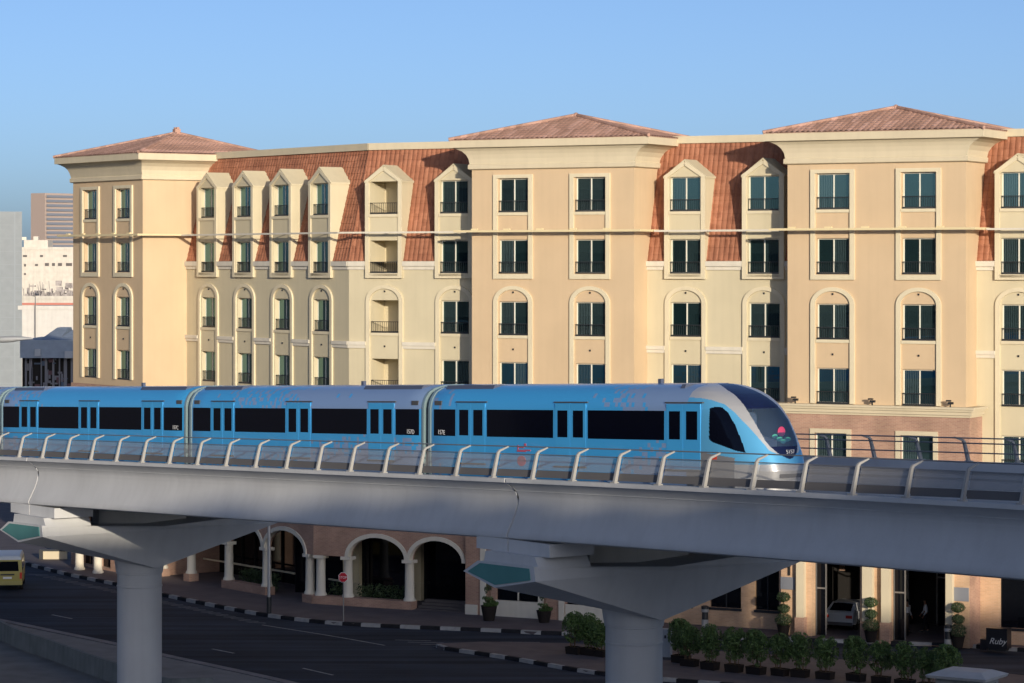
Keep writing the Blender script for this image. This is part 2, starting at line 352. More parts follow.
# ---- a peach tower: walls, trims, cornice, hipped roof
def tower(F, a0, a1, of, wins, depth, eave_s, eave_f, apex, base_ledge=True, rows=4, right_o=None, left_full=False, recess=REC, rail_off=0.62):
    o = of; holes = []
    for c in wins:
        for r in range(4): holes.append((c - WW / 2, c + WW / 2, ROW[r], ROW[r] + WH, recess))
    mb = MB(); wall_holes(mb, a0, a1, 12.0, 25.1, o, holes, recess)
    for x in (a0, a1): mb.face([(x, -o, 12.0), (x, -o + depth, 12.0), (x, -o + depth, 25.1), (x, -o, 25.1)])
    mb.face([(a0, -o + depth, 12.0), (a1, -o + depth, 12.0), (a1, -o + depth, 25.1), (a0, -o + depth, 25.1)])
    hpart('tower_wall', mb, [M_TOWER], F)
    for c in wins:
        tb = MB()
        rect_trim(tb, c, o, 18.92, 24.72); arch_trim(tb, c, o, 12.42, 17.6)
        for r in (0, 2): sill(tb, c, o, ROW[r])
        for z in (18.17, 15.0):     # little round fittings on the panels
            tb.box(c - 0.04, c + 0.04, -o - 0.05, -o, z - 0.05, z + 0.05, 1)
        hpart('window_surround', tb, [M_TRIM, M_IRON], F)
    for c in wins:
        for r in range(4): place_window(F, c, o - recess + 0.1, ROW[r])
    # cornice: ledge, cove, fascia
    prof = [(25.02, .10, .10), (25.06, .17, .17), (25.28, .17, .17), (25.34, .10, .10), (25.62, .12, .16), (25.86, .17, .30), (26.05, .25, .52), (26.18, .36, .80), (26.25, .46, .98),
            (26.252, eave_f, eave_s), (26.66, eave_f, eave_s)]
    cb = MB(); rings = []
    for z, f_, s_ in prof:
        kf = f_ if z > 26.251 else f_ * (eave_f / 0.6 if z > 25.5 else 1); ks = s_
        rings.append([(a0 - ks, -o - kf, z), (a1 + ks, -o - kf, z), (a1 + ks, -o + depth, z), (a0 - ks, -o + depth, z)])
    cb.loft(rings); hpart('tower_cornice', cb, [M_CORN], F)
    rb = MB(); z = 26.66; ef = 0.05
    A = (a0 - eave_s - ef, -o - eave_f - ef, z); B = (a1 + eave_s + ef, -o - eave_f - ef, z)
    C_ = (a1 + eave_s + ef, -o + depth + ef, z); D = (a0 - eave_s - ef, -o + depth + ef, z)
    P = apex
    for q, r in ((A, B), (B, C_), (C_, D), (D, A)):
        nv = (Vector(r) - Vector(q)).cross(Vector(P) - Vector(q)).normalized()
        if nv.z < 0: nv = -nv
        tiled(rb, q, r, P, P, nv)
    rb.box(A[0] + .02, B[0] - .02, A[1] + .02, D[1] - .02, z - 0.001, z + 0.03)
    roof = hpart('tower_roof', rb, [M_TILE2], F, merge=False)
    # ridge caps
    cp = MB()
    for q in (A, B, C_, D): cp.tube([Vector(q) + Vector((0, 0, .06)), Vector(P) + Vector((0, 0, .06))], 0.10, 8)
    cp.lathe(P[0], P[1], [(0.16, P[2] - .1), (0.16, P[2] + .12), (0.05, P[2] + .2)], 10)
    c = obj('ridge_cap', cp.mesh('ridge_cap', [M_TILE2], True), roof)
    # light rail on brackets round the tower at the fourth floor
    lr = MB(); y = -o - rail_off; zz = 21.58; ro = rail_off
    lr.box(a0 - 0.75, a1 + 0.75, y - 0.16, y + 0.16, zz - 0.07, zz + 0.05)
    lr.box(a1 + 0.43, a1 + 0.75, y + .16, y + rail_off + (1.6 if o < 1 else 3.5), zz - 0.07, zz + 0.05)
    x = a0 + 0.5
    while x < a1:
        lr.box(x - 0.03, x + 0.03, y + 0.14, -o - 0.0, zz - 0.05, zz + 0.0); lr.box(x - 0.2, x + 0.2, y - 0.07, y + 0.07, zz + 0.05, zz + 0.13); x += 2.05
    hpart('light_rail', lr, [M_YEL], F)

T3 = (-4.97, 5.08); T4 = (14.08, 23.95)
tower(MF, *T3, 0.0, (-2.35, 2.42), 6.2, 1.12, 0.55, (0.05, 3.0, 28.05))
tower(MF, *T4, 0.0, (16.64, 21.40), 6.2, 1.12, 0.55, (19.0, 3.1, 28.02))
LTO = 3.15; LT = (-25.6, -16.25)
tower(WF, *LT, LTO, (-23.15, -18.72), 9.0, 1.0, 0.85, (-20.9, 1.9, 28.2), recess=0.34)
# chimney-like finial of the corner tower
cb = MB(); cb.box(-21.08, -20.72, 1.7, 2.1, 28.0, 28.5); cb.box(-21.1, -21.0, 1.8, 2.0, 28.5, 28.62); cb.box(-20.8, -20.7, 1.8, 2.0, 28.5, 28.62)
hpart('roof_finial', cb, [M_TILE2], WF)

# ---- dormer column: tall framed bay with gable, two storeys of windows
def dormer(F, c, o, recess=0.3, open_=False, w=WW):
    f = o + 0.12; hw = 1.22; mb = MB(); ww = w / 2
    y0 = -f; zb, zs, za = 18.93, 24.45, 25.36
    holes = [(c - ww, c + ww, ROW[r], ROW[r] + WH, recess if not open_ else 1.7) for r in (0, 1)]
    hl = [(h[0], h[1], h[2], h[3], h[4]) for h in holes]
    wall_holes(mb, c - hw, c + hw, zb, zs + 0.06, f, hl, recess)
    mb.face([(c - hw, y0, zs + 0.06), (c + hw, y0, zs + 0.06), (c, y0, za - 0.02)])
    # cheeks back into the roof
    for s in (-1, 1):
        mb.face([(c + s * hw, y0, zb), (c + s * hw, -o, zb), (c + s * hw, -o + 2.6, zs + 0.06), (c + s * hw, y0, zs + 0.06)])
    mb.face([(c - hw, y0, zb), (c + hw, y0, zb), (c + hw, -o, zb), (c - hw, -o, zb)])
    if open_:
        for h in holes:
            mb.face([(h[0], y0 + 1.7, h[2]), (h[1], y0 + 1.7, h[2]), (h[1], y0 + 1.7, h[3]), (h[0], y0 + 1.7, h[3])])
            mb.box(c + 0.25, c + ww, y0 + 1.62, y0 + 1.69, h[2], h[3] - .1)
    # gable roof slabs
    t = 0.10; ov = 0.05
    for s in (-1, 1):
        e0 = (c + s * (hw + ov), zs - 0.03); e1 = (c, za)
        ring = lambda y: [(e0[0], y, e0[1]), (e1[0], y, e1[1]), (e1[0], y, e1[1] + t), (e0[0], y, e0[1] + t)]
        mb.loft([ring(y0 - 0.07), ring(-o + 2.7)])
    hpart('dormer', mb, [M_MAIN], F)
    tb = MB(); rect_trim(tb, c, f, zb, zs, ri=ww + 0.07, ro=hw, tb=0.25, tt=0.0, proud=0.07)
    for s in (-1, 1):
        tb.bar((c + s * hw * 0.98, y0 - 0.04, zs + 0.02), (c, y0 - 0.04, za - 0.12), 0.08, 0.2)
    for r in (0, 1): sill(tb, c, f, ROW[r])
    hpart('dormer_trim', tb, [M_TRIM], F)
    for r in (0, 1):
        if open_: loggia_rail(F, c, f, ROW[r], w)
        else: place_window(F, c, f - recess + 0.1, ROW[r])
def loggia_rail(F, c, f, z, w):
    obj('balcony_rail', WM[2], HOTEL, F.w(c, f - 0.16, z) - HOTEL.location, F.rz)

# ---- plain lower wall with arched panels
def main_wall(F, a0, a1, o, cols, opens=(), recess=REC, h0=0.0, rows=(2, 3, 4)):
    holes = []
    for c in cols:
        for r in rows: holes.append((c - WW / 2, c + WW / 2, ROW[r], ROW[r] + WH, recess))
    for c in opens:
        for r in rows: holes.append((c - WW / 2, c + WW / 2, ROW[r], ROW[r] + WH, 1.5))
    for c in list(cols) + list(opens): holes.append((c - WW / 2, c + WW / 2, ROW[1], 19.86, 0.2 if c in cols else 1.4))
    mb = MB(); wall_holes(mb, a0, a1, h0, 19.86, o, holes, recess)
    for c in opens:
        for r in rows:
            z = ROW[r]; mb.face([(c - WW / 2, -o + 1.5, z), (c + WW / 2, -o + 1.5, z), (c + WW / 2, -o + 1.5, z + WH), (c - WW / 2, -o + 1.5, z + WH)])
            mb.box(c + 0.2, c + WW / 2, -o + 1.42, -o + 1.49, z, z + WH - .1)
    hpart('main_wall', mb, [M_MAIN], F)
    for c in list(cols) + list(opens):
        tb = MB()
        arch_trim(tb, c, o, 8.4, 17.6); sill(tb, c, o, ROW[2]); sill(tb, c, o, ROW[4])
        for z in (18.17, 15.0): tb.box(c - 0.04, c + 0.04, -o - 0.05, -o, z - 0.05, z + 0.05, 1)
        hpart('window_surround', tb, [M_TRIM, M_IRON], F)
    # string course and eaves moulding, broken by the bays
    br = sorted([(c - 1.232, c + 1.232) for c in list(cols) + list(opens)])
    xs = [a0] + [q for b in br for q in b] + [a1]
    for i in range(0, len(xs), 2):
        if xs[i + 1] - xs[i] < 0.05: continue
        tb = MB(); tb.box(xs[i], xs[i + 1], -o - 0.09, -o + 0.01, 14.88, 15.06); tb.box(xs[i], xs[i + 1], -o - 0.16, -o + 0.01, 15.06, 15.26)
        hpart('string_course', tb, [M_WHITE], F)
        tb = MB(); tb.box(xs[i], xs[i + 1], -o - 0.08, -o + 0.01, 19.42, 19.62); tb.box(xs[i], xs[i + 1], -o - 0.18, -o + 0.01, 19.62, 19.90)
        hpart('eaves_moulding', tb, [M_WHITE], F)
    for c in cols:
        for r in rows: place_window(F, c, o - recess + 0.1, ROW[r])
    for c in opens:
        for r in rows: loggia_rail(F, c, o, ROW[r], WW)

MO = -1.7
CORN_A = -14.03
main_wall(MF, CORN_A, T3[0], MO, (-7.0,), (-11.62,), h0=6.5)
main_wall(MF, T3[1], T4[0], MO, (7.4, 12.02))
main_wall(MF, T4[1], 33.2, MO, (26.2, 30.8))
for c in (-7.0, 7.4, 12.02, 26.2, 30.8): dormer(MF, c, MO)
dormer(MF, -11.62, MO, open_=True)
# wing
WA1 = None
pc = MF.w(CORN_A, MO); WA1 = (pc.x - WF.O[0]) * WF.m[0] + (pc.y - WF.O[1]) * WF.m[1]
WO = (pc.x - WF.O[0]) * WF.n[0] + (pc.y - WF.O[1]) * WF.n[1]
WC = [(-0.28 - 4.46 * k) * WK for k in range(4)]
main_wall(WF, LT[1], WA1, WO, WC, recess=0.36, h0=6.5)
for c in WC: dormer(WF, c, WO, recess=0.4)

# mansards (lower edge on the wall line, leaning back)
LEAN = 1.7; ZB, ZT = 19.9, 26.42
def mansard(F, a0, a1, o, t0=0.0, t1=0.0, skip=()):
    mb = MB(); b = -o + 0.02
    nv = Vector((0, -(ZT - ZB), LEAN)).normalized()
    tiled(mb, (a0, b, ZB), (a1, b, ZB), (a0 + t0, b + LEAN, ZT), (a1 - t1, b + LEAN, ZT), nv, skip=skip)
    hpart('mansard_roof', mb, [M_TILE], F, merge=False)
    pb = MB(); y = b + LEAN
    pb.box(a0 + t0, a1 - t1, y - 0.16, y + 0.35, ZT - 0.02, ZT + 0.38)
    pb.face([(a0 + t0, y + 0.35, ZT), (a1 - t1, y + 0.35, ZT), (a1 - t1, y + 9, ZT), (a0 + t0, y + 9, ZT)])
    hpart('roof_parapet', pb, [M_CORN], F)
hip = LEAN * math.tan(R(13))
mansard(MF, CORN_A, T3[0] + 0.3, MO, hip, 0, (-11.62, -7.0))
mansard(MF, T3[1] - 0.3, T4[0] + 0.3, MO, skip=(7.4, 12.02))
mansard(MF, T4[1] - 0.3, 33.2, MO, skip=(26.2, 30.8))
mansard(WF, LT[1] - 0.8, WA1, WO, 0, hip, WC)
# hip tile line on the corner
hb = MB(); p0 = MF.w(CORN_A, MO - 0.02, ZB); p1 = MF.w(CORN_A + hip, MO - LEAN - 0.02, ZT)
hb.tube([p0, p1], 0.09, 8); obj('hip_tile', hb.mesh('hip_tile', [M_TILE], True), HOTEL, -HOTEL.location)
# light rails in front of the dormer bays
def light_rail(F, a0, a1, o):
    lr = MB(); y = -o - 0.75; z = 21.55
    lr.box(a0, a1, y - 0.1, y + 0.1, z - 0.05, z + 0.05)
    x = a0 + 0.6
    while x < a1:
        lr.box(x - 0.025, x + 0.025, y + 0.1, -o + (21.55 - ZB) * LEAN / (ZT - ZB), z - 0.04, z); x += 2.3
    hpart('light_rail', lr, [M_WHITE], F)
light_rail(MF, CORN_A - 0.15, T3[0] - 0.8, MO); light_rail(MF, T3[1] + 0.8, T4[0] - 0.8, MO); light_rail(MF, T4[1] + 0.8, 33, MO); light_rail(WF, LT[1] + 0.1, WA1 + 0.12, WO)

# ---- base of the towers: brick storey with stone ledge
def base_block(F, a0, a1, o, wins, ground_holes, depth=8.0, top=11.86, stone=None):
    stone = stone or M_BRICK
    mb = MB(); holes = [(c - WW / 2, c + WW / 2, ROW[4], ROW[4] + WH, 0.25) for c in wins] + [(c - WW / 2, c + WW / 2, 5.4, 7.3, 0.25) for c in wins] + ground_holes
    wall_holes(mb, a0, a1, 5.0, top, o, holes, 0.25); wall_holes(mb, a0, a1, 0.05, 5.0, o, [h for h in holes if h[2] < 5], 0.25, 1, 1)
    for x in (a0, a1): mb.face([(x, -o, 0.05), (x, -o + depth, 0.05), (x, -o + depth, top), (x, -o, top)])
    hpart('brick_base', mb, [M_BRICK, stone], F)
    tb = MB()
    for z0, z1, p in ((top, top + .12, .06), (top + .12, top + .30, .16), (top + .30, top + .42, .26), (top + .42, top + .53, .34)):
        tb.box(a0 - p, a1 + p, -o - p, -o + 1.9, z0, z1)
    hpart('stone_ledge', tb, [M_CORN], F)
    for c in wins:
        for z in (ROW[4], 5.4):
            tb = MB(); rect_trim(tb, c, o, z - 0.25, z + WH + 0.22, ri=0.9, ro=1.15, tb=0.25, tt=0.22, proud=0.07); hpart('window_surround', tb, [M_CORN], F)
    for c in wins:
        for z in (ROW[4], 5.4): place_window(F, c, o - 0.2, z, rail=False)
GO = 0.3
e1 = (MF.a(812, GO), MF.a(860, GO)); e2 = (MF.a(890, GO), MF.a(945, GO))
base_block(MF, T4[0] - 0.25, T4[1] + 0.3, GO, (16.64, 21.40), [(e1[0], e1[1], 0.05, 4.7, 0.5), (e2[0], e2[1], 0.05, 4.7, 0.5)], stone=M_PEACH)
g1 = (MF.a(496, GO), MF.a(538, GO)); g2 = (MF.a(566, GO), MF.a(606, GO))
base_block(MF, T3[0] - 0.25, T3[1] + 0.3, GO, (-2.35, 2.42), [(g1[0], g1[1], 1.05, 3.6, 0.3), (g2[0], g2[1], 1.05, 3.6, 0.3)])
# ground-floor glazing and stone panels of tower base with the white plinth
for q in (g1, g2):
    mb = MB(); mb.box(q[0], q[1], -GO + 0.2, -GO + 0.24, 1.05, 3.6); hpart('shop_window', mb, [M_GDARK], MF)
    mb = MB(); mb.box(q[0] - 0.02, q[1] + 0.02, -GO - 0.05, -GO + 0.19, 0.15, 1.05)
    mb.box((q[0] + q[1]) / 2 - .03, (q[0] + q[1]) / 2 + .03, -GO + 0.13, -GO + 0.198, 1.05, 3.6)
    hpart('white_plinth', mb, [M_WHITE], MF)
for x in (483.5, 541.5, 562):
    mb = MB(); a = MF.a(x, GO); mb.box(a - 0.17, a + 0.17, -GO - 0.09, -GO + 0.0, 0.05, 4.4); hpart('pilaster', mb, [M_WHITE], MF)
mb = MB(); a = MF.a(470, GO); mb.box(a - 0.25, a + 0.5, -GO - 0.12, -GO - 0.0, 0.05, 0.7)
hpart('white_plinth', mb, [M_WHITE], MF)

# ---- recessed brick ground storey between and right of the towers
def low_block(F, a0, a1, o, holes):
    mb = MB(); wall_holes(mb, a0, a1, 0.05, 8.3, o, holes, 0.25); mb.face([(a0, -o, 8.3), (a1, -o, 8.3), (a1, -MO + .05, 8.3), (a0, -MO + .05, 8.3)])
    hpart('brick_base', mb, [M_PEACH], F)
    for h in holes:
        gb = MB(); fb = MB(); gb.box(h[0], h[1], -o + 0.16, -o + 0.2, h[2], h[3]); m_ = (h[0] + h[1]) / 2
        fb.box(m_ - .03, m_ + .03, -o + .1, -o + .158, h[2], h[3])
        fb.box(h[0] - .05, h[1] + .05, -o - .05, -o - .0, h[2] - .14, h[2] - .002)
        s_ = hpart('shop_window', gb, [M_GDARK], F); f = obj('window_mullion', fb.mesh('window_mullion', [M_IRON]), s_)
LO = MO + 0.3
low_block(MF, T3[1] + 0.3, T4[0] - 0.25, LO, [(MF.a(659, LO), MF.a(692, LO), 1.15, 4.6), (MF.a(710, LO), MF.a(741, LO), 1.15, 4.6), (MF.a(755, LO), MF.a(779, LO), 1.15, 4.6)])
low_block(MF, T4[1] + 0.3, 33.2, LO, [(MF.a(1000, LO), MF.a(1060, LO), 1.0, 4.4)])

# ---- entrance: portico piers, glazing, doors
for x0, x1, bx in ((796, 803.5, 1), (862, 872, 1), (881, 889, 1), (945.5, 952, 1)):
    a0, a1 = MF.a(x0, GO + .35), MF.a(x1, GO + .35); pb = MB()
    pb.box(a0, a1, -GO - 0.35, -GO - 0.0, 1.15, 8.0, 0); pb.box(a0 - .05, a1 + .05, -GO - 0.42, -GO - 0.0, 0.05, 1.148, 1)
    hpart('entrance_pier', pb, [M_CORN, M_BRICK], MF)
ib = MB()  # the dark porch behind the openings
x0, x1 = T4[0] + 0.3, T4[1] - 0.3
for q in (([x0, 7.7, .16], [x1, 7.7, .16], [x1, 7.7, 4.9], [x0, 7.7, 4.9]), ([x0, .2, .16], [x0, 7.7, .16], [x0, 7.7, 4.9], [x0, .2, 4.9]), ([x1, .2, .16], [x1, 7.7, .16], [x1, 7.7, 4.9], [x1, .2, 4.9]), ([x0, .2, 4.9], [x1, .2, 4.9], [x1, 7.7, 4.9], [x0, 7.7, 4.9])):
    ib.face(q)
hpart('porch_interior', ib, [M_DARK], MF)
for q in (e1, e2):
    fb = MB(); gb = MB(); n = 5; y = 0.35
    for k in range(n + 1):
        x = q[0] + (q[1] - q[0]) * k / n
        if k in (0, 1, 5): fb.box(x - 0.03, x + 0.03, y - .04, y + .04, 0.17, 4.7)
    fb.box(q[0], q[0] + (q[1] - q[0]) / n, y - 0.03, y + 0.03, 2.6, 2.68)
    lf = MB(); lf.box(q[0], q[1], 6.9, 6.98, 2.75, 2.83)
    for k in range(7): x = q[0] + (q[1] - q[0]) * k / 6; lf.box(x - 0.03, x + 0.03, 6.9, 7.0, 0.17, 4.7)
    hpart('lobby_mullion', lf, [M_RAILM], MF); fb.box(q[0], q[1], y - .03, y + .03, 4.3, 4.38)
    gb.box(q[0], q[0] + (q[1] - q[0]) / n, y - .008, y + .008, 0.17, 4.3); hpart('door_glass', gb, [M_GDARK], MF)
    gb = MB(); gb.box(q[0], q[1], 7.2, 7.25, 0.17, 4.7); hpart('lobby_glass', gb, [M_GDARK], MF); hpart('door_frame', fb, [M_RAILM], MF)
# hanging lanterns in the porch
for x in (MF.a(833, -6.8), MF.a(842, -6.8)):
    lb = MB(); lb.box(x - .16, x + .16, 6.7, 6.85, 2.9, 4.3); hpart('wall_panel', lb, [M_BRICK], MF)
# grey plaques beside the doors, floodlights on the ledge
M_PLQ = mat('plaque_grey', (0.22, 0.23, 0.26), 0.4)
for x0, x1 in ((781, 795), (954, 969)):
    pq = MB(); a0, a1 = MF.a(x0, GO), MF.a(x1, GO); pq.box(a0, a1, -GO - 0.06, -GO, 2.55 if x0 < 900 else 2.45, 3.2 if x0 < 900 else 3.15)
    hpart('wall_plaque', pq, [M_PLQ], MF)
for x in (796, 873, 951):
    fl = MB(); a = MF.a(x, GO); fl.box(a - .12, a + .16, -GO - .2, -GO - .05, 12.54, 12.66); fl.box(a - .2, a + .05, -GO - .22, -GO - .08, 12.68, 12.76); fl.box(a - .03, a + .03, -GO - .14, -GO - .08, 12.39, 12.54)
    hpart('floodlight', fl, [M_IRON], MF)
fl = MB(); a = MF.a(789, GO); fl.box(a - .12, a + .1, -GO - .3, -GO, 3.75, 3.9); fl.box(a + .02, a + .08, -GO - .12, -GO, 3.3, 3.75)
hpart('wall_lamp', fl, [M_IRON], MF)

# ---- brick arcade in front of the left part
def arcade(F, a0, a1, o, spans, top=6.6, zs=2.95, rise=1.2, depth=4.6):
    """spans: list of (left, right) arch openings between a0 and a1"""
    mb = MB(); tb = MB(); n = 18; z0 = zs
    segs = []
    x = a0
    for l, r in spans:
        if l - x > 0.02: mb.box(x, l, -o, -o + .45, z0, top)
        c = (l + r) / 2; rx = (r - l) / 2
        pts = arch_pts(c, rx, rise, zs, n)
        for k in range(n):
            (xa, za), (xb, zb) = pts[k], pts[k + 1]
            for y in (-o, -o + .45): mb.face([(xa, y, za), (xb, y, zb), (xb, y, top), (xa, y, top)])
            mb.face([(xa, -o, za), (xb, -o, zb), (xb, -o + .45, zb), (xa, -o + .45, za)])
        rings = []
        for (xi, zi), (xo, zo) in zip(arch_pts(c, rx - 0.02, rise - 0.02, zs, n), arch_pts(c, rx + 0.2, rise + 0.22, zs, n)):
            rings.append([(xo, -o + .0, zo), (xo, -o - .09, zo), (xi, -o - .09, zi), (xi, -o + .3, zi)])
        tb.loft(rings); x = r
    if a1 - x > 0.02: mb.box(x, a1, -o, -o + .45, z0, top)
    mb.face([(a0, -o, top), (a1, -o, top), (a1, -o + depth, top), (a0, -o + depth, top)])
    mb.face([(a0, -o + .45, top - .6), (a1, -o + .45, top - .6), (a1, -o + depth, top - .6), (a0, -o + depth, top - .6)])
    hpart('arcade_wall', mb, [M_BRICK], F)
    tb.box(a0 - .1, a1, -o - .12, -o + .2, top, top + .3)
    hpart('arch_ring', tb, [M_WHITE], F)
def column(F, a, o, h0=0.62, h1=2.95, r=0.27):
    mb = MB(); mb.lathe(0, 0, [(r * 1.3, 0), (r * 1.3, .1), (r * 1.12, .16), (r * 1.03, .22), (r * .94, h1 - h0 - .22), (r * 1.05, h1 - h0 - .18)], 22)
    mb.box(-r * 1.22, r * 1.22, -r * 1.22, r * 1.22, h1 - h0 - .18, h1 - h0)
    me = bpy.data.meshes.get('arcade_column') or mb.mesh('arcade_column', [M_WHITE], True)
    obj('arcade_column', me, HOTEL, F.w(a, o - 0.24, h0) - HOTEL.location, F.rz)
AO = 0.0
ac = MF.a(313.5, AO); pcw = MF.w(ac, AO)
WAO = (pcw.x - WF.O[0]) * WF.n[0] + (pcw.y - WF.O[1]) * WF.n[1]; wac = (pcw.x - WF.O[0]) * WF.m[0] + (pcw.y - WF.O[1]) * WF.m[1]
m1, m2, m3 = MF.a(346, AO), MF.a(407.5, AO), MF.a(463.5, AO)
arcade(MF, ac, T3[0] - 0.26, AO, [(m1 + .15, m2 - .15), (m2 + .15, m3 - .05)])
wx = [wac - 0.75] + [WF.a(x, WAO) for x in (263.5, 225.5, 188)]
wx += [wx[-1] - 3.6 * k for k in (1, 2)]
arcade(WF, wx[-1] - 0.4, wac, WAO, [(wx[k + 1] + .15, wx[k] - .15) for k in range(len(wx) - 2, -1, -1)])
for a in (ac + 0.35, m1, m2): column(MF, a, AO)
for a in wx: column(WF, a, WAO)
# plinths under the columns, steps, back wall
mb = MB()
mb.box(ac, m2 + .3, -AO - .12, -AO + .55, 0.05, 0.62)
hpart('arcade_plinth', mb, [M_BRICK], MF)
for l, r in ((wx[0] - .3, wac), (wx[2] - .3, wx[1] + .4), (wx[3] - .35, wx[3] + .35), (wx[5] - .4, wx[4] + .4)):
    mb = MB(); mb.box(l, r, -WAO - .12, -WAO + .55, 0.05, 0.62); hpart('arcade_plinth', mb, [M_BRICK], WF)
mb = MB(); y = -AO + 4.4
mb.box(ac - 4, T3[0], y, y + .1, 0.05, 6.2, 0)
for x0, x1 in ((346, 362), (416, 424)): 
    a0, a1 = MF.a(x0, AO - 4.4), MF.a(x1, AO - 4.4); mb.box(a0, a1, y - .35, y - .002, 0.05, 6.0, 1)
mb.box(MF.a(403, AO - 4.2), MF.a(424, AO - 4.2), y - .5, y - .352, 1.05, 1.2, 1)
hpart('arcade_back_wall', mb, [M_GDARK, M_MAIN], MF)
mb = MB(); y = -WAO + 4.4
mb.box(wx[-1] - 6, wac + 3, y, y + .1, 0.05, 6.2, 0)
for k in range(14): mb.box(wx[-1] + 1.6 * k - .06, wx[-1] + 1.6 * k + .06, y - .1, y - .002, 0.05, 6.0, 1)
mb.box(wx[-1] - 6, wac, y - 1.2, y - 1.1, 1.0, 1.1, 2)
hpart('arcade_back_wall', mb, [M_GDARK, M_DARK, M_TRIM], WF)
mb = MB()
for k in range(4): mb.box(m2 + .35, m3, -AO + .3 + .35 * k, -AO + .65 + .35 * k, 0.05, 0.2 + .14 * k)
hpart('arcade_steps', mb, [mat('step_stone', (0.1, 0.09, 0.09), 0.8)], MF)
# base of the corner tower
mb = MB(); wall_holes(mb, LT[0] - .2, LT[1] + .2, 0.05, 12.0, LTO + .05, [(LT[0] + 1.2 + 2.4 * k, LT[0] + 2.8 + 2.4 * k, .3, 4, .4) for k in range(3)], .4)
for x in (LT[0] - .2, LT[1] + .2): mb.face([(x, -LTO - .05, .05), (x, 4, .05), (x, 4, 12), (x, -LTO - .05, 12)])
hpart('brick_base', mb, [M_BRICK], WF)
for k in range(3):
    gb = MB(); gb.box(LT[0] + 1.2 + 2.4 * k, LT[0] + 2.8 + 2.4 * k, -LTO + .3, -LTO + .34, .3, 4); hpart('shop_window', gb, [M_GDARK], WF)
for k in (1, 2): column(WF, LT[0] + 0.8 + 2.5 * k, LTO + 1.5, 0.15, 3.2)
# roof deck and rear of the block
mb = MB(); mb.box(-9, 33, 9.2, 17, 0.1, 26.35); hpart('rear_block', mb, [M_MAIN], MF)
mb = MB(); mb.box(-16, -2, 8.0, 15, 0.1, 26.3); hpart('rear_block', mb, [M_MAIN], WF)

# ================================================================== VIADUCT
HC0, HG = 12.86, 0.0348
def hc(a): return HC0 + HG * a - (0.00021 * a * a if a > 0 else 0.0)
HW = 5.3
VIA = empty('metro_viaduct', TF.w(0, -HW, 0), 'grey concrete elevated metro viaduct crossing the picture on two hammerhead piers', 'viaduct')
def vpart(name, mb, mats, smooth=False, parent=None):
    me = mb.mesh(name, mats, smooth)
    return obj(name, me, VIA, Vector((*TF.O, 0)) - VIA.location, TF.rz)
half = [(0.0, 0.0), (0.0, -0.13), (-0.10, -0.17), (-0.29, -0.29), (-0.44, -0.44), (-0.52, -0.61), (-0.52, -0.78), (-0.47, -0.99), (-0.38, -1.23), (-0.26, -1.47), (-0.14, -1.69), (-0.08, -1.83), (-0.10, -1.92), (-0.20, -1.97), (-0.42, -1.98)]
inner = [(-0.42, 0.0), (-0.46, -0.30), (-0.40, -0.34), (-0.40, -0.42), (-0.50, -0.46), (-0.55, -1.0)]
inner_far = [(-0.02, 0.36), (-0.42, 0.36), (-0.46, 0.04), (-0.36, 0.02), (-0.36, -0.05), (-0.46, -0.07), (-0.46, -0.15), (-0.38, -0.17), (-0.38, -0.23), (-0.48, -0.26), (-0.55, -1.0)]
def deck_section(a):
    z = hc(a); P = []
    for o, h in half: P.append((a, -o, z + h))
    for o, h in reversed(half): P.append((a, 2 * HW + o, z + h))
    for o, h in inner_far: P.append((a, 2 * HW + o, z + h))
    for o, h in reversed(inner): P.append((a, -o, z + h))
    return P
JN = [-102.0, -68.0, -33.97, 0.0, 34.0, 62.0]
for k in range(len(JN) - 1):
    a0, a1 = JN[k] + 0.045, JN[k + 1] - 0.045
    mb = MB(); mb.loft([deck_section(a0 + (a1 - a0) * j / 8) for j in range(9)])
    vpart('deck_girder', mb, [M_CONC], 38)
# trackbed, rails, walkway
def strip(name, o0, o1, h0, h1, m, a0=-100, a1=60):
    mb = MB(); mb.loft([[(a, -o0, hc(a) + h0), (a, -o1, hc(a) + h0), (a, -o1, hc(a) + h1), (a, -o0, hc(a) + h1)] for a in [a0 + (a1 - a0) * q / 40 for q in range(41)]]); return vpart(name, mb, m)
M_GREY0 = mat('tray_grey', (.12, .115, .11), .8)
M_RAIL = mat('rail_steel', (0.16, 0.13, 0.11), 0.4, metal=0.8)
for tc in (-3.3, -7.3):
    strip('track_slab', tc + 1.2, tc - 1.2, -0.995, -0.85, [M_CONC])
    for s in (-0.75, 0.75): strip('rail', tc + s + 0.04, tc + s - 0.04, -0.85, -0.69, [M_RAIL])
    strip('power_rail', tc - 1.35, tc - 1.5, -0.8, -0.6, [M_RAIL])
strip('walkway', -4.95, -5.65, -0.995, -0.35, [M_CONC])
strip('cable_tray', -9.7, -10.0, -0.995, -0.50, [M_GREY0])
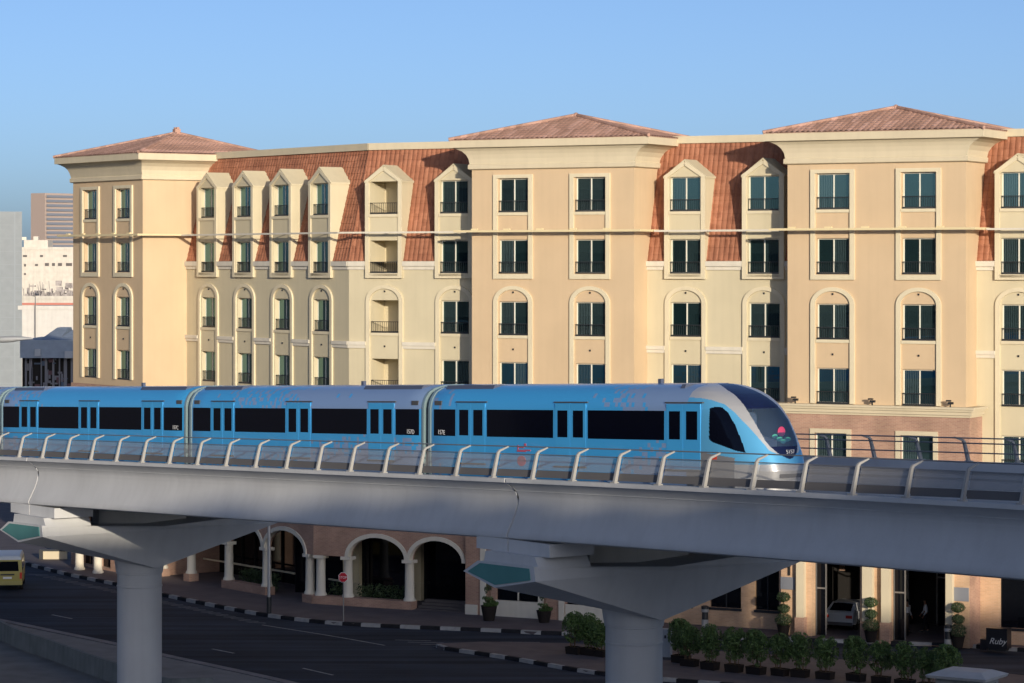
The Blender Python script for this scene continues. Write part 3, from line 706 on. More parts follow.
# railing posts: bent inward at the top
def post_mesh(s, name, ht=1.0):
    mb = MB(); k = ht
    path = [(0, 0, 0), (0, 0.10, 0.42 * k), (0, 0.20, 0.80 * k), (0, 0.26, 0.87 * k), (0, 0.62, 0.99 * k)]
    rings = []
    for i, (x, y, z) in enumerate(path):
        w = (0.062, 0.054, 0.046, 0.042, 0.028)[i]; d = (0.10, 0.085, 0.075, 0.06, 0.035)[i]
        dy, dz = ((0, 1), (.1, 1), (.3, 1), (.8, .6), (.95, .3))[i]; l = math.hypot(dy, dz); ny, nz = dz / l, -dy / l
        rings.append([(sx * w / 2 * 1.6, s * (y + ny * d * q), z + nz * d * q) for sx, q in ((-1, -.6), (1, -.6), (1, .6), (-1, .6))])
    mb.loft(rings); mb.box(-0.11, 0.11, -0.1 if s > 0 else -.08, .08 if s > 0 else .1, -0.0, 0.04)
    return mb.mesh(name, [M_POST])
PM = post_mesh(1, 'railing_post'); PM2 = post_mesh(-1, 'railing_post', 0.80)
for k in range(-19, 22):
    a = -0.83 + 2.135 * k
    if a < -40: continue
    obj('railing_post', PM, VIA, TF.w(a, -0.12, hc(a)) - VIA.location, TF.rz)
# wire-mesh kick panels between the near posts
M_MESH = bpy.data.materials.new('wire_mesh'); M_MESH.use_nodes = True
_nt = M_MESH.node_tree; _p = _nt.nodes['Principled BSDF']; _p.inputs['Base Color'].default_value = (.36, .35, .34, 1); _p.inputs['Roughness'].default_value = .6; _p.inputs['Alpha'].default_value = .32
M_KICK = mat('kick_strip', (.13, .125, .125), .7)
kp = MB(); kp.loft([[(x, .16, .30 + HG * x), (x, .17, .30 + HG * x), (x, .29, .76 + HG * x), (x, .28, .76 + HG * x)] for x in (.06, 2.07)])
ks = MB(); ks.loft([[(x, .08, .06 + HG * x), (x, .10, .06 + HG * x), (x, .17, .29 + HG * x), (x, .15, .29 + HG * x)] for x in (.06, 2.07)])
KPM = kp.mesh('mesh_panel', [M_MESH]); KSM = ks.mesh('kick_plate', [M_KICK])
for k in range(-18, 21):
    a = -0.83 + 2.135 * k
    if a < -42: continue
    for m_, me_ in (('mesh_panel', KPM), ('kick_plate', KSM)): obj(m_, me_, VIA, TF.w(a, -0.12, hc(a)) - VIA.location, TF.rz)
for k in range(-2, 18):
    a = -0.3 + 2.135 * k
    if a > 36: continue
    obj('railing_post', PM2, VIA, TF.w(a, -2 * HW + 0.12, hc(a) + 0.35) - VIA.location, TF.rz)
def rail_line(name, o, dh, r, a0, a1):
    mb = MB(); mb.tube([(a, -o, hc(a) + dh) for a in [a0 + (a1 - a0) * q / 40 for q in range(41)]], r, 6); return vpart(name, mb, [M_RAILM], True)
rail_line('handrail', -0.74, 1.0, 0.022, -46, 46); rail_line('handrail', -0.36, 0.78, 0.016, -46, 46)
for o, dh in ((-2 * HW + .74, 1.13), (-2 * HW + .40, .95), (-2 * HW + .24, .64)): rail_line('handrail', o, dh, 0.024, -6, 40)
# piers
def pa(x, y, o): return (TF.a(x, o), TF.h(x, y, o))
OE = 0.35
end = [pa(477.5, 560.6, OE), pa(533.7, 567.0, OE), pa(535.5, 581.7, OE), pa(494.7, 587.8, OE), pa(463.4, 571.0, OE)]
hE = 8.05
def pier(a_off, dz):
    root = obj('pier', None, VIA)
    mb = MB(); z = lambda h: h + dz
    N = [(a, -OE, z(h)) for a, h in end]; Fa = [(a, 2 * HW + OE, z(h)) for a, h in end]
    mid = HW
    mr = (end[2][0], mid, z(end[2][1])); ml = (end[4][0], mid, z(end[4][1]))
    er = (1.5, mid, z(hE)); el = (-1.5, mid, z(hE + .06))
    mb.face(N); mb.face(Fa)
    tr_ = (end[1][0], mid, z(end[2][1] + .12)); tl_ = (end[0][0], mid, z(end[2][1] + .12))
    mb.face([N[0], N[1], tr_, tl_]); mb.face([tl_, tr_, Fa[1], Fa[0]])
    mb.face([N[1], N[2], mr, tr_]); mb.face([tr_, mr, Fa[2], Fa[1]]); mb.face([N[0], N[4], ml, tl_]); mb.face([tl_, ml, Fa[4], Fa[0]])
    mb.face([N[2], N[3], er]); mb.face([N[2], er, mr]); mb.face([mr, er, Fa[2]]); mb.face([er, Fa[3], Fa[2]])
    mb.face([N[4], el, N[3]]); mb.face([N[4], ml, el]); mb.face([ml, Fa[4], el]); mb.face([el, Fa[4], Fa[3]])
    mb.face([N[3], el, er]); mb.face([Fa[3], er, el])
    # upper plinth and bearing beam below the girder
    t0, t1 = end[0][0] + .1, end[1][0] + .05; zt = z(end[0][1] + .0)
    def tap(x0, x1, x2, x3, y0, y1, h0, h1):
        mb.loft([[(x0, y0, h0), (x1, y0, h0), (x1, y1, h0), (x0, y1, h0)], [(x2, y0, h1), (x3, y0, h1), (x3, y1, h1), (x2, y1, h1)]])
    tap(t0, t1, t0 + .1, t1 - .25, -OE + .18, 1.9, zt - .06, z(HC0 - 2.38)); tap(t0, t1, t0 + .1, t1 - .25, 2 * HW - 1.9, 2 * HW + OE - .18, zt - .06, z(HC0 - 2.38))
    tap(-.3, .3, -.3, .3, 3.2, 2 * HW - 3.2, zt - .9, z(HC0 - 1.96))
    cap = obj('pier_cap', mb.mesh('pier_cap', [M_CONC2]), root)
    b0, b1 = TF.a(476, -.1), TF.a(549, -.1)
    for y0, y1 in ((.12, 1.9), (2 * HW - 1.9, 2 * HW - .12)):
        for l, r in ((b0, -.03), (.03, b1)):
            bb = MB(); bb.box(l, r, y0, y1, z(HC0 - 2.38), z(HC0 - 1.96)); obj('bearing_beam', bb.mesh('bearing_beam', [M_CONC]), root)
    # teal end panel, inset in the light rim
    cx = sum(p[0] for p in end) / 5; cz = sum(p[1] for p in end) / 5
    q = [(cx + (a - cx) * .87, z(cz + (h - cz) * .80)) for a, h in end]
    for y, e in ((-OE, -.03), (2 * HW + OE, .03)):
        tp = MB(); tp.loft([[(a, y, h) for a, h in q], [(a, y + e, h) for a, h in q]]); obj('accent_panel', tp.mesh('accent_panel', [M_TEAL]), root)
    cl = MB(); cl.lathe(0, mid, [(0.95, -0.3), (0.95, z(7.15)), (0.97, z(7.17)), (0.97, z(7.22)), (0.95, z(7.24)), (0.95, z(7.72)), (0.985, z(7.74)), (0.985, z(7.79)), (1.0, z(7.81)), (1.1, z(8.5))], 48)
    obj('pier_column', cl.mesh('pier_column', [M_CONC2], 25), root)
    root.location = TF.w(a_off, 0, 0) - VIA.location; root.rotation_euler = (0, 0, TF.rz)
pier(0.0, 0.0); pier(-33.97, hc(-33.97) - HC0)

# ================================================================== TRAIN
exec_train = True
TG = 0.037
def fl_h(a): return 13.44 + TG * (a - 6.6)
TC = -3.3
TRAIN = empty('metro_train', TF.w(-15, TC, fl_h(-15) - 1), 'blue and silver driverless metro train running along the viaduct', 'train')
def livery(name):
    # blue metal with a pixelated change to silver-grey along the car and towards the skirt
    m = bpy.data.materials.new(name); m.use_nodes = True
    nt = m.node_tree; b = nt.nodes['Principled BSDF']
    N = nt.nodes.new; L = nt.links.new
    tc = N('ShaderNodeTexCoord'); sp = N('ShaderNodeSeparateXYZ'); L(tc.outputs['Object'], sp.inputs[0])
    def math_(op, a, b_=None):
        n = N('ShaderNodeMath'); n.operation = op
        for i, q in enumerate((a, b_)):
            if q is None: continue
            if isinstance(q, (int, float)): n.inputs[i].default_value = q
            else: L(q, n.inputs[i])
        return n.outputs[0]
    px = 0.14
    qx = math_('FLOOR', math_('DIVIDE', sp.outputs[0], px)); zrel = math_('SUBTRACT', sp.outputs[2], math_('MULTIPLY', sp.outputs[0], TG))
    qz = math_('FLOOR', math_('DIVIDE', zrel, px))
    cb = N('ShaderNodeCombineXYZ'); L(qx, cb.inputs[0]); L(qz, cb.inputs[1])
    wn = N('ShaderNodeTexWhiteNoise'); wn.noise_dimensions = '2D'; L(cb.outputs[0], wn.inputs['Vector'])
    ramp = N('ShaderNodeMapRange'); ramp.interpolation_type = 'LINEAR'
    # position along train: silver amount from a ramp of plateaus
    cr = N('ShaderNodeValToRGB'); cr.color_ramp.interpolation = 'LINEAR'
    lo, hi = -45.0, 15.0
    stops = [(-45, .9), (-39.5, .9), (-36, 0), (-24, 0), (-21.5, .1), (-18.5, .25), (-15, .9), (-8.5, 1), (-7.3, 1), (-7.2, .25), (-4.5, 0), (1.5, 0), (5.0, .95), (7.4, 1), (8.2, .2), (8.6, 0.0), (15, 0.0)]
    e = cr.color_ramp.elements
    e[0].position = 0; e[0].color = (stops[0][1],) * 3 + (1,); e[1].position = 1; e[1].color = (stops[-1][1],) * 3 + (1,)
    for x, v in stops[1:-1]:
        k = e.new((x - lo) / (hi - lo)); k.color = (v, v, v, 1)
    pos = math_('DIVIDE', math_('SUBTRACT', math_('MULTIPLY', qx, px), lo), hi - lo)
    L(pos, cr.inputs[0])
    sil = math_('GREATER_THAN', math_('MULTIPLY', cr.outputs[0], 1.02), math_('ADD', math_('MULTIPLY', wn.outputs['Value'], .9), .06))
    # skirt: silver below the floor, pixels in between
    zq = math_('MULTIPLY', qz, px)
    sk = math_('GREATER_THAN', math_('SUBTRACT', math_('SUBTRACT', 12.96, zq), math_('MULTIPLY', wn.outputs['Value'], .8)), 0.25)
    sk2 = math_('GREATER_THAN', math_('ADD', math_('SUBTRACT', 14.10, zq), math_('MULTIPLY', math_('SUBTRACT', cr.outputs[0], 1.0), 1.2)), math_('MULTIPLY', wn.outputs['Value'], .9))
    low = math_('MULTIPLY', sk2, math_('GREATER_THAN', cr.outputs[0], 0.05))
    hiz = math_('GREATER_THAN', zrel, 15.25 - TG * 6.6)
    sil2 = math_('MAXIMUM', math_('MULTIPLY', sil, math_('MAXIMUM', hiz, 0.0)), math_('MAXIMUM', low, sk))
    mx = N('ShaderNodeMix'); mx.data_type = 'RGBA'; mx.inputs[6].default_value = (0.06, 0.40, 0.80, 1); mx.inputs[7].default_value = (0.235, 0.35, 0.57, 1)
    L(sil2, mx.inputs[0]); L(mx.outputs[2], b.inputs['Base Color'])
    b.inputs['Metallic'].default_value = 0.1; b.inputs['Roughness'].default_value = 0.32; b.inputs['Coat Weight'].default_value = 0.3
    return m
M_LIV = livery('train_livery')
M_BLUE = mat('door_blue', (0.065, 0.41, 0.80), 0.35, metal=0.1)
M_TGL = glass_mat('train_glass', (0.003, 0.004, 0.010), (0.5, 0.6, 0.8), 0.012, 0.08)
M_NAVY = mat('roof_navy', (0.010, 0.016, 0.06), 0.25, spec=0.6)
M_SILV = mat('silver_paint', (0.66, 0.66, 0.66), 0.3, metal=0.45)
M_SKIRT = mat('skirt_grey', (0.28, 0.28, 0.29), 0.4, metal=.35)
M_NBLUE = mat('nose_blue', (0.12, 0.45, 0.76), 0.3, metal=0.2)
M_GREY = mat('underframe', (0.09, 0.09, 0.095), 0.7)
M_TXT = mat('white_lettering', (0.8, 0.8, 0.8), 0.6)
M_RED = mat('red_emblem', (0.50, 0.10, 0.16), 0.5)
# cross-section of a car: (n from centre outward to the near side, height over floor)
SEC = [(1.28, -0.80), (1.33, -0.45), (1.35, 0.0), (1.35, 1.0), (1.345, 1.85), (1.31, 2.05), (1.24, 2.22), (1.10, 2.40), (0.88, 2.52), (0.55, 2.60), (0.0, 2.64)]
SECF = SEC + [(-n, h) for n, h in reversed(SEC[:-1])]
def TP(a, n, h): return (a, -(TC + n), fl_h(a) + h)      # train point -> mesh coords of frame TF
def tpart(name, mb, mats, parent, smooth=False, label=None):
    me = mb.mesh(name, mats, smooth); o = obj(name, me, parent)
    if parent is TRAIN or parent.parent is TRAIN and parent.type == 'EMPTY': pass
    return o
def car_root():
    r = obj('carriage', None, TRAIN, Vector((*TF.O, 0)) - TRAIN.location, TF.rz); return r
def near_box(mb, a0, a1, h0, h1, n0=1.33, n1=1.358, mi=0):
    """a panel on the platform side of the car following the slope of the track"""
    for s in (1,):
        mb.loft([[TP(a, s * n0, h0), TP(a, s * n1, h0), TP(a, s * n1, h1), TP(a, s * n0, h1)] for a in (a0, a1)], mi=mi)
def text_mesh(name, body, size, m, extrude=0.002, shear=0.0):
    cu = bpy.data.curves.new(name, 'FONT'); cu.body = body; cu.size = size; cu.extrude = extrude; cu.align_x = 'CENTER'; cu.shear = shear
    to = bpy.data.objects.new(name, cu); COL.objects.link(to)
    bpy.context.view_layer.update()
    me = bpy.data.meshes.new_from_object(to.evaluated_get(bpy.context.evaluated_depsgraph_get()))
    bpy.data.objects.remove(to); me.materials.clear(); me.materials.append(m); return me
def car_text(parent, name, body, a, h, size=0.22, n=1.365, m=M_TXT):
    o = obj(name, text_mesh(name, body, size, m), parent, (a, -(TC + n), fl_h(a) + h)); o.rotation_euler = (R(90), 0, 0); return o
M_ROOFU = mat('roof_unit_grey', (0.11, 0.13, 0.19), 0.5, metal=.3)
def carriage(a0, a1, doors, win_lo, win_hi, nose=False):
    r = car_root(); e0, e1 = a0 + 0.26, (6.8 if nose else a1 - 0.26)
    mb = MB(); n = max(2, int((e1 - e0) / 1.0)); rings = []
    prof = [(e0, .93), (e0 + .05, .985)] + [(e0 + .12 + (e1 - e0 - .24) * k / n, 1.0) for k in range(n + 1)] + ([(e1, 1.0)] if nose else [(e1 - .05, .985), (e1, .93)])
    for a, s in prof:
        rings.append([TP(a, nn * s, 0.9 + (h - 0.9) * (1 if s == 1 else s)) for nn, h in SECF])
    mb.loft(rings, True, not nose); tpart('carriage_body', mb, [M_LIV], r, 35)
    # window band pieces between the doors
    edges = [win_lo] + [q for d in doors for q in (d - 0.90, d + 0.90)] + [win_hi]
    for i in range(0, len(edges), 2):
        x0, x1 = edges[i], edges[i + 1]
        if x1 - x0 < .2: continue
        mb = MB(); near_box(mb, x0 + .03, x1 - .03, 0.90, 1.81, 1.33, 1.354); tpart('side_window', mb, [M_TGL], r)
    for d in doors:
        for x0, x1, g0, g1 in ((d - .82, d - .012, d - .68, d - .15), (d + .012, d + .82, d + .15, d + .68)):
            db = MB(); near_box(db, x0, x1, 0.02, 2.02, 1.33, 1.356); tpart('door', db, [M_BLUE], r)
            gb = MB(); near_box(gb, g0, g1, .93, 1.80, 1.34, 1.361); tpart('door_window', gb, [M_TGL], r)
        db = MB(); near_box(db, d - .9, d + .9, 2.05, 2.085, 1.24, 1.352); tpart('door_rail', db, [M_GREY], r)
        db = MB(); near_box(db, d - .86, d + .86, -.05, 0.0, 1.33, 1.39); tpart('door_sill', db, [M_GREY], r)
    # roof equipment, underframe
    for x0, x1 in ((a0 + .6, a0 + 3.4), (a1 - 4.6, a1 - .9 if not nose else 6.2)):
        mb = MB(); mb.loft([[TP(a, s, h) for s, h in ((.95, 2.46), (-.95, 2.46), (-.85, 2.62), (.85, 2.62))] for a in (x0, x1)]); tpart('roof_unit', mb, [M_ROOFU], r)
    mb = MB(); mb.loft([[TP(a, s, h) for s, h in ((.06, 2.6), (-.06, 2.6), (-.06, 2.78), (.06, 2.78))] for a in ((a0 + a1) / 2 + 2.2, (a0 + a1) / 2 + 2.35)]); tpart('roof_antenna', mb, [M_ROOFU], r)
    mb = MB(); mb.loft([[TP(a, s, h) for s, h in ((1.1, -1.0), (-1.1, -1.0), (-1.1, -.78), (1.1, -.78))] for a in (e0 + .2, e1)])
    tpart('underframe', mb, [M_GREY], r)
    # little vents above the end windows
    for a in ((e0 + .45, e1 - .45) if not nose else (e0 + .45,)):
        mb = MB(); near_box(mb, a - .2, a + .2, 1.95, 2.1, 1.2, 1.345); tpart('vent', mb, [M_GREY], r)
    return r
def gangway(a):
    mb = MB()
    for k in range(7):
        x = a - .25 + .5 * k / 6; s = .86 if k % 2 else .92
        if k == 0: rings = []
        rings.append([TP(x, nn * s, 0.9 + (h - 0.9) * s) for nn, h in SECF])
    mb.loft(rings); o = obj('gangway', mb.mesh('gangway', [mat('gangway_rubber', (0.12, 0.13, 0.14), .6)]), TRAIN, Vector((*TF.O, 0)) - TRAIN.location, TF.rz)
    mb = MB()
    for s in (-1, 1):
        rr = []
        for x in (a + s * .14, a + s * .27): rr.append([TP(x, nn * 1.005, 0.9 + (h - 0.9) * 1.005) for nn, h in SECF])
        mb.loft(rr)
    g = obj('gangway_frame', mb.mesh('gangway_frame', [mat('gangway_trim', (0.30, 0.42, 0.45), .4, metal=.4)]), o)
J0, J1, J2 = -40.55, -23.95, -7.36
M_CARTXT = mat('car_lettering', (.5, .5, .5), .6)
c0 = carriage(J0 - 16.6, J0, [J0 - 13.9, J0 - 8.3, J0 - 2.7], J0 - 16.2, J0 - .4)
c1 = carriage(J0, J1, [-37.7, -32.2, -26.78], J0 + .35, J1 - .4)
c2 = carriage(J1, J2, [-21.24, -15.72, -10.18], J1 + .4, J2 - .4)
c3 = carriage(J2, 10.6, [-4.66, 0.91, 6.65], J2 + .45, 5.75, nose=True)
for j in (J0, J1, J2): gangway(j)
car_text(c1, 'car_number', '157C', J1 - .95, 0.95); car_text(c2, 'car_number', '157D', J2 - .95, 0.95); car_text(c3, 'car_number', '157E', J2 + .95, 0.95)
# red authority emblem low on the side: lettering line and disc
mb = MB()
for k, (x, h, w, t) in enumerate(((-1.75, .42, .5, .07), (-1.75, .55, .28, .06), (-1.55, .62, .1, .08), (-1.95, .5, .05, .14), (-1.4, .45, .3, .05), (-1.62, .2, .0, .0))):
    if w: near_box(mb, x - w / 2, x + w / 2, h, h + t, 1.34, 1.364)
rr = []
for n_ in (1.34, 1.364): rr.append([TP(-1.75 + .24 * math.cos(2 * math.pi * k / 20), n_, .12 + .17 * math.sin(2 * math.pi * k / 20)) for k in range(20)])
obj('side_lettering', mb.mesh('side_lettering', [M_RED]), c3)
mb = MB(); mb.loft(rr); obj('side_emblem', mb.mesh('side_emblem', [M_RED]), c3)

# ---- nose: horizontal slices, superelliptic in plan
TIP = [(-0.8, 10.11), (-0.5, 10.12), (-0.2, 10.15), (0, 10.16), (0.25, 10.09), (0.5, 9.99), (0.75, 9.85), (1, 9.71), (1.25, 9.53), (1.5, 9.34), (1.75, 9.07), (1.96, 8.8), (2.1, 8.56), (2.2, 8.37), (2.3, 8.15), (2.4, 7.86), (2.47, 7.63), (2.52, 7.45), (2.56, 7.3), (2.6, 7.1), (2.64, 6.82)]
def interp(tab, x):
    if x <= tab[0][0]: return tab[0][1]
    for (x0, y0), (x1, y1) in zip(tab, tab[1:]):
        if x <= x1: return y0 + (y1 - y0) * (x - x0) / (x1 - x0)
    return tab[-1][1]
WID = [(h, n) for n, h in SEC]
A0 = 6.8
def nose_pt(phi, h):
    """phi 0 = near side, 90 = tip, 180 = far side"""
    tip = interp(TIP, h); w = interp(WID, h)
    c = math.cos(phi); s = math.sin(phi)
    n = w * math.copysign(abs(c) ** (2 / 2.8), c); a = A0 + (tip - A0) * abs(s) ** (2 / 2.8)
    return a, n
def pix(phi, h):
    a, n = nose_pt(phi, h); p = TF.w(a, TC + n, fl_h(a) + h)
    return 512 + FPX * p.x / p.y, YH - FPX * (p.z - EYE) / p.y
nh, nphi = 190, 260
hs = [-0.80 + (2.64 + 0.80) * (k / nh) for k in range(nh + 1)]
def inside(poly, x, y):
    c = False; j = len(poly) - 1
    for i in range(len(poly)):
        (xi, yi), (xj, yj) = poly[i], poly[j]
        if (yi > y) != (yj > y) and x < (xj - xi) * (y - yi) / (yj - yi) + xi: c = not c
        j = i
    return c
# curves of the livery, as (height, distance from the centreline) of the windscreen edge, symmetric
WSB = [(0.33, 0.0), (0.37, 0.14), (0.53, 0.39), (0.72, 0.54), (0.89, 0.62), (1.19, 0.66), (1.51, 0.69), (1.83, 0.67), (2.13, 0.60), (2.43, 0.49), (2.55, 0.36), (2.64, 0.22)]
def region(a, n, h):
    if a < 6.9 and h > 2.5: return 'body'
    if h > 0.33 and abs(n) < interp(WSB, h):
        if h > 1.86: return 'navy'
        if h < 0.72: return 'chin'
        return 'glass'
    # cab side window
    return 'body'
CABW = [(7.83, 1.90), (8.04, 1.94), (8.24, 1.92), (8.47, 1.77), (8.78, 1.41), (9.05, 0.96), (9.26, 0.55), (8.89, 0.62), (8.48, 0.74), (7.98, 0.87), (7.85, 0.95)]
parts = {'glass': MB(), 'navy': MB(), 'chin': MB(), 'body': MB(), 'cab': MB()}
mb_b = parts['body']
for i in range(nh):
    for j in range(nphi):
        h0, h1 = hs[i], hs[i + 1]; p0, p1 = math.pi * j / nphi, math.pi * (j + 1) / nphi
        hm, pm = (h0 + h1) / 2, (p0 + p1) / 2; a, n = nose_pt(pm, hm)
        q = []
        for p, h in ((p0, h0), (p1, h0), (p1, h1), (p0, h1)):
            aa, nn = nose_pt(p, h); q.append(TP(aa, nn, h))
        reg = region(a, n, hm)
        if reg == 'glass': parts['glass'].face(q); continue
        if reg in ('navy', 'chin'): parts[reg].face(q); continue
        if inside(CABW, a, hm) and n > .7: parts['cab'].face(q); continue
        # silver sweep next to the windscreen, blue below it, silver bumper
        top = interp([(6.8, 2.22), (7.3, 2.21), (7.8, 2.14), (8.27, 2.01), (8.65, 1.77), (9.11, 1.38), (9.44, 1.05), (9.65, .81), (9.8, .62), (9.95, .5)], a)
        mi = 2
        if hm > top and abs(n) > .3: mi = 1
        elif hm > top and a < 9.2: mi = 1
        elif hm < 0.20 and a > 8.9: mi = 1
        elif a < 8.9 and hm < 0.55 - .12 * (a - 7.6): mi = 3
        mb_b.face(q, mi)
nb = obj('nose_shell', parts['body'].mesh('nose_shell', [M_LIV, M_SILV, M_NBLUE, M_SKIRT], 60), c3)
M_WS = bpy.data.materials.new('windscreen_glass'); M_WS.use_nodes = True
b_ = M_WS.node_tree.nodes['Principled BSDF']; b_.inputs['Base Color'].default_value = (0.36, 0.54, 0.85, 1); b_.inputs['Roughness'].default_value = 0.03
b_.inputs['Transmission Weight'].default_value = 0.9; b_.inputs['IOR'].default_value = 1.02; b_.inputs['Specular IOR Level'].default_value = 0.6; b_.inputs['Coat Weight'].default_value = 1.0
obj('windscreen', parts['glass'].mesh('windscreen', [M_WS], 60), c3)
obj('roof_cowl', parts['navy'].mesh('roof_cowl', [M_NAVY], 60), c3)
obj('windscreen_base', parts['chin'].mesh('windscreen_base', [M_NAVY], 60), c3)
obj('cab_side_window', parts['cab'].mesh('cab_side_window', [M_TGL], 60), c3)
# cab interior: dark shell, console, seat
mb = MB(); mb.loft([[TP(a, s, h) for s, h in ((1.2, .1), (-1.2, .1), (-1.2, 2.1), (1.2, 2.1))] for a in (6.85, 6.9)])
mb.loft([[TP(a, s, h) for s, h in ((.6, .0), (-.6, .0), (-.6, z), (.6, z))] for a, z in ((7.0, .5), (8.9, .52), (9.3, .55))])
obj('cab_interior', mb.mesh('cab_interior', [mat('cab_lining', (0.07, 0.10, 0.16), .7)]), c3)
mb = MB(); mb.loft([[TP(a, n, h) for n, h in ((.42, z0), (-.28, z0), (-.2, z1), (.3, z1))] for a, z0, z1 in ((8.0, .55, 1.6), (8.2, .55, 1.72), (8.28, .55, 1.6))])
mb.loft([[TP(a, n, h) for n, h in ((.45, .55), (-.3, .55), (-.3, z1), (.45, z1))] for a, z1 in ((8.5, 1.0), (9.1, .85))])
obj('driver_seat', mb.mesh('driver_seat', [mat('seat_cover', (0.62, 0.6, 0.56), .8)]), c3)
# flower emblem behind the windscreen, destination number, bumper slot, tail lamp
def disc(mb, a, n, h, r, mi=0, sq=1.0):
    mb.loft([[TP(a + d, n + r * math.cos(2 * math.pi * k / 14), h + sq * r * math.sin(2 * math.pi * k / 14)) for k in range(14)] for d in (0, .012)], mi=mi)
def nose_at(n, h, eps=0.03):
    tip = interp(TIP, h); w = interp(WID, h); s = (1 - min(1, abs(n) / w) ** 2.8) ** (1 / 2.8); return A0 + (tip - A0) * s + eps
mb = MB()
disc(mb, nose_at(-.05, 1.12) - .05, -.05, 1.16, .15, 0)
for n, h, r in ((.25, 1.02, .12), (.12, .93, .13), (-.2, .92, .12), (.02, .86, .12)): disc(mb, nose_at(n, h) - .06, n, h, r, 1, .6)
obj('windscreen_emblem', mb.mesh('windscreen_emblem', [mat('pink_print', (.75, .08, .2), .5), mat('green_print', (.08, .42, .33), .5)]), c3)
o_ = obj('car_number', text_mesh('nose_number', '5157', 0.17, M_TXT), c3); o_.location = (nose_at(-.08, .58) + .03, -(TC - .08), fl_h(10.0) + .50); o_.rotation_euler = (R(72), 0, R(90)); o_['label'] = 'white fleet number under the windscreen'
mb = MB(); rr = []
for k in range(9):
    n = .45 - .9 * k / 8; a = nose_at(n, -.15); rr.append([TP(a - .05, n, -.22), TP(a + .0, n, -.22), TP(a + .0, n, -.10), TP(a - .05, n, -.10)])
mb.loft(rr); obj('coupler_slot', mb.mesh('coupler_slot', [M_GREY]), c3)
mb = MB(); mb.loft([[TP(x, nose_n + e, h) for e, h in ((-.05, .34), (.012, .34), (.012, .45), (-.05, .45))] for x, nose_n in ((7.93, 1.325), (8.2, 1.295))])
obj('tail_lamp', mb.mesh('tail_lamp', [mat('red_lamp', (.6, .06, .03), .4)]), c3)

# ================================================================== GROUND, ROADS
def sheet(name, pts, z, m, thick=0.0, kind='structure'):
    v = [Vector((x, y, 0)) for x, y in pts]; tri = tessellate_polygon([v])
    mb = MB()
    for t in tri: mb.face([(v[k].x, v[k].y, z) for k in t])
    if thick:
        for k in range(len(pts)):
            a, b = pts[k], pts[(k + 1) % len(pts)]; mb.face([(*a, z - thick), (*b, z - thick), (*b, z), (*a, z)])
    me = mb.mesh(name, [m]); return tag(obj(name, me), kind=kind)
mb = MB(); mb.face([(-6000, -3000, -0.03), (6000, -3000, -0.03), (6000, 9000, -0.03), (-6000, 9000, -0.03)])
tag(obj('ground', mb.mesh('ground', [M_SAND])), kind='structure')
sheet('road', [(-160, 20), (160, 20), (160, 150), (60, 175), (-10, 260), (-110, 330), (-170, 330)], 0.0, M_ASPH)
KA = [ground_pt(42, 569.5)] + [ground_pt(*p) for p in ((80, 578.5), (117, 586), (165, 597), (200, 604.5), (260, 616), (323, 624), (390, 628), (499, 632.5), (564, 635.5))] + [(14.0, 151.9), ground_pt(969, 648), ground_pt(1024, 652), (40, 140.5), (60, 131)]
KA = [(-46, 215)] + KA
def smooth_line(P, n=6):
    out = []
    for i in range(len(P) - 1):
        p0 = P[max(i - 1, 0)]; p1 = P[i]; p2 = P[i + 1]; p3 = P[min(i + 2, len(P) - 1)]
        for k in range(n):
            t = k / n
            out.append(tuple(0.5 * (2 * p1[d] + (p2[d] - p0[d]) * t + (2 * p0[d] - 5 * p1[d] + 4 * p2[d] - p3[d]) * t * t + (3 * p1[d] - p0[d] - 3 * p2[d] + p3[d]) * t ** 3) for d in (0, 1)))
    out.append(P[-1]); return out
def resample(P, step):
    out = [P[0]]; acc = 0
    for a, b in zip(P, P[1:]):
        L = math.dist(a, b); d = step - acc
        while d <= L:
            out.append((a[0] + (b[0] - a[0]) * d / L, a[1] + (b[1] - a[1]) * d / L)); d += step
        acc = L - (d - step)
    return out
KAs = smooth_line(KA)
sheet('sidewalk', KAs + [(70, 230), (0, 280), (-60, 280)], 0.15, M_PAVE, 0.2)
def kerb(name, P, w=0.22, h=0.19, seg=1.15, inward=1, m=(M_KW, M_KB)):
    pts = resample(P, seg); mb = MB()
    nrm = []
    for k in range(len(pts)):
        a = pts[max(k - 1, 0)]; b = pts[min(k + 1, len(pts) - 1)]; d = math.dist(a, b); nrm.append((-(b[1] - a[1]) / d * inward, (b[0] - a[0]) / d * inward))
    for k in range(len(pts) - 1):
        a, b = pts[k], pts[k + 1]; na, nb_ = nrm[k], nrm[k + 1]
        f = lambda p, n, e, z: (p[0] + n[0] * e, p[1] + n[1] * e, z)
        mb.loft([[f(a, na, -.03, -.02), f(a, na, -.01, h), f(a, na, w, h), f(a, na, w, -.02)], [f(b, nb_, -.03, -.02), f(b, nb_, -.01, h), f(b, nb_, w, h), f(b, nb_, w, -.02)]], mi=k % 2)
    tag(obj(name, mb.mesh(name, list(m), merge=False)), kind='structure')
kerb('kerb', KAs)
KB = [(-3.9, 149.3)] + [ground_pt(*p) for p in ((443, 650), (475, 654.8), (510, 660.2), (548, 667), (586, 673.5), (640, 679.5), (683, 683))] + [(14, 133.2), (24, 127.5), (40, 119)]
KBs = smooth_line(KB)
isl = KBs + [(44, 126), (26, 137), (20.5, 141.5), (14, 145.2), (9, 147.6), (3, 150.0), (-1.5, 150.6), (-3.9, 149.9)]
sheet('traffic_island', isl, 0.14, M_PAVE, 0.2)
kerb('kerb', KBs, h=0.18)
NE = [(-48, 187)] + [ground_pt(*p) for p in ((-40, 613.5), (0, 621.5), (60, 634), (118, 646), (165, 657), (200, 664.5), (285, 683))] + [(-4, 127), (8, 110), (20, 92)]
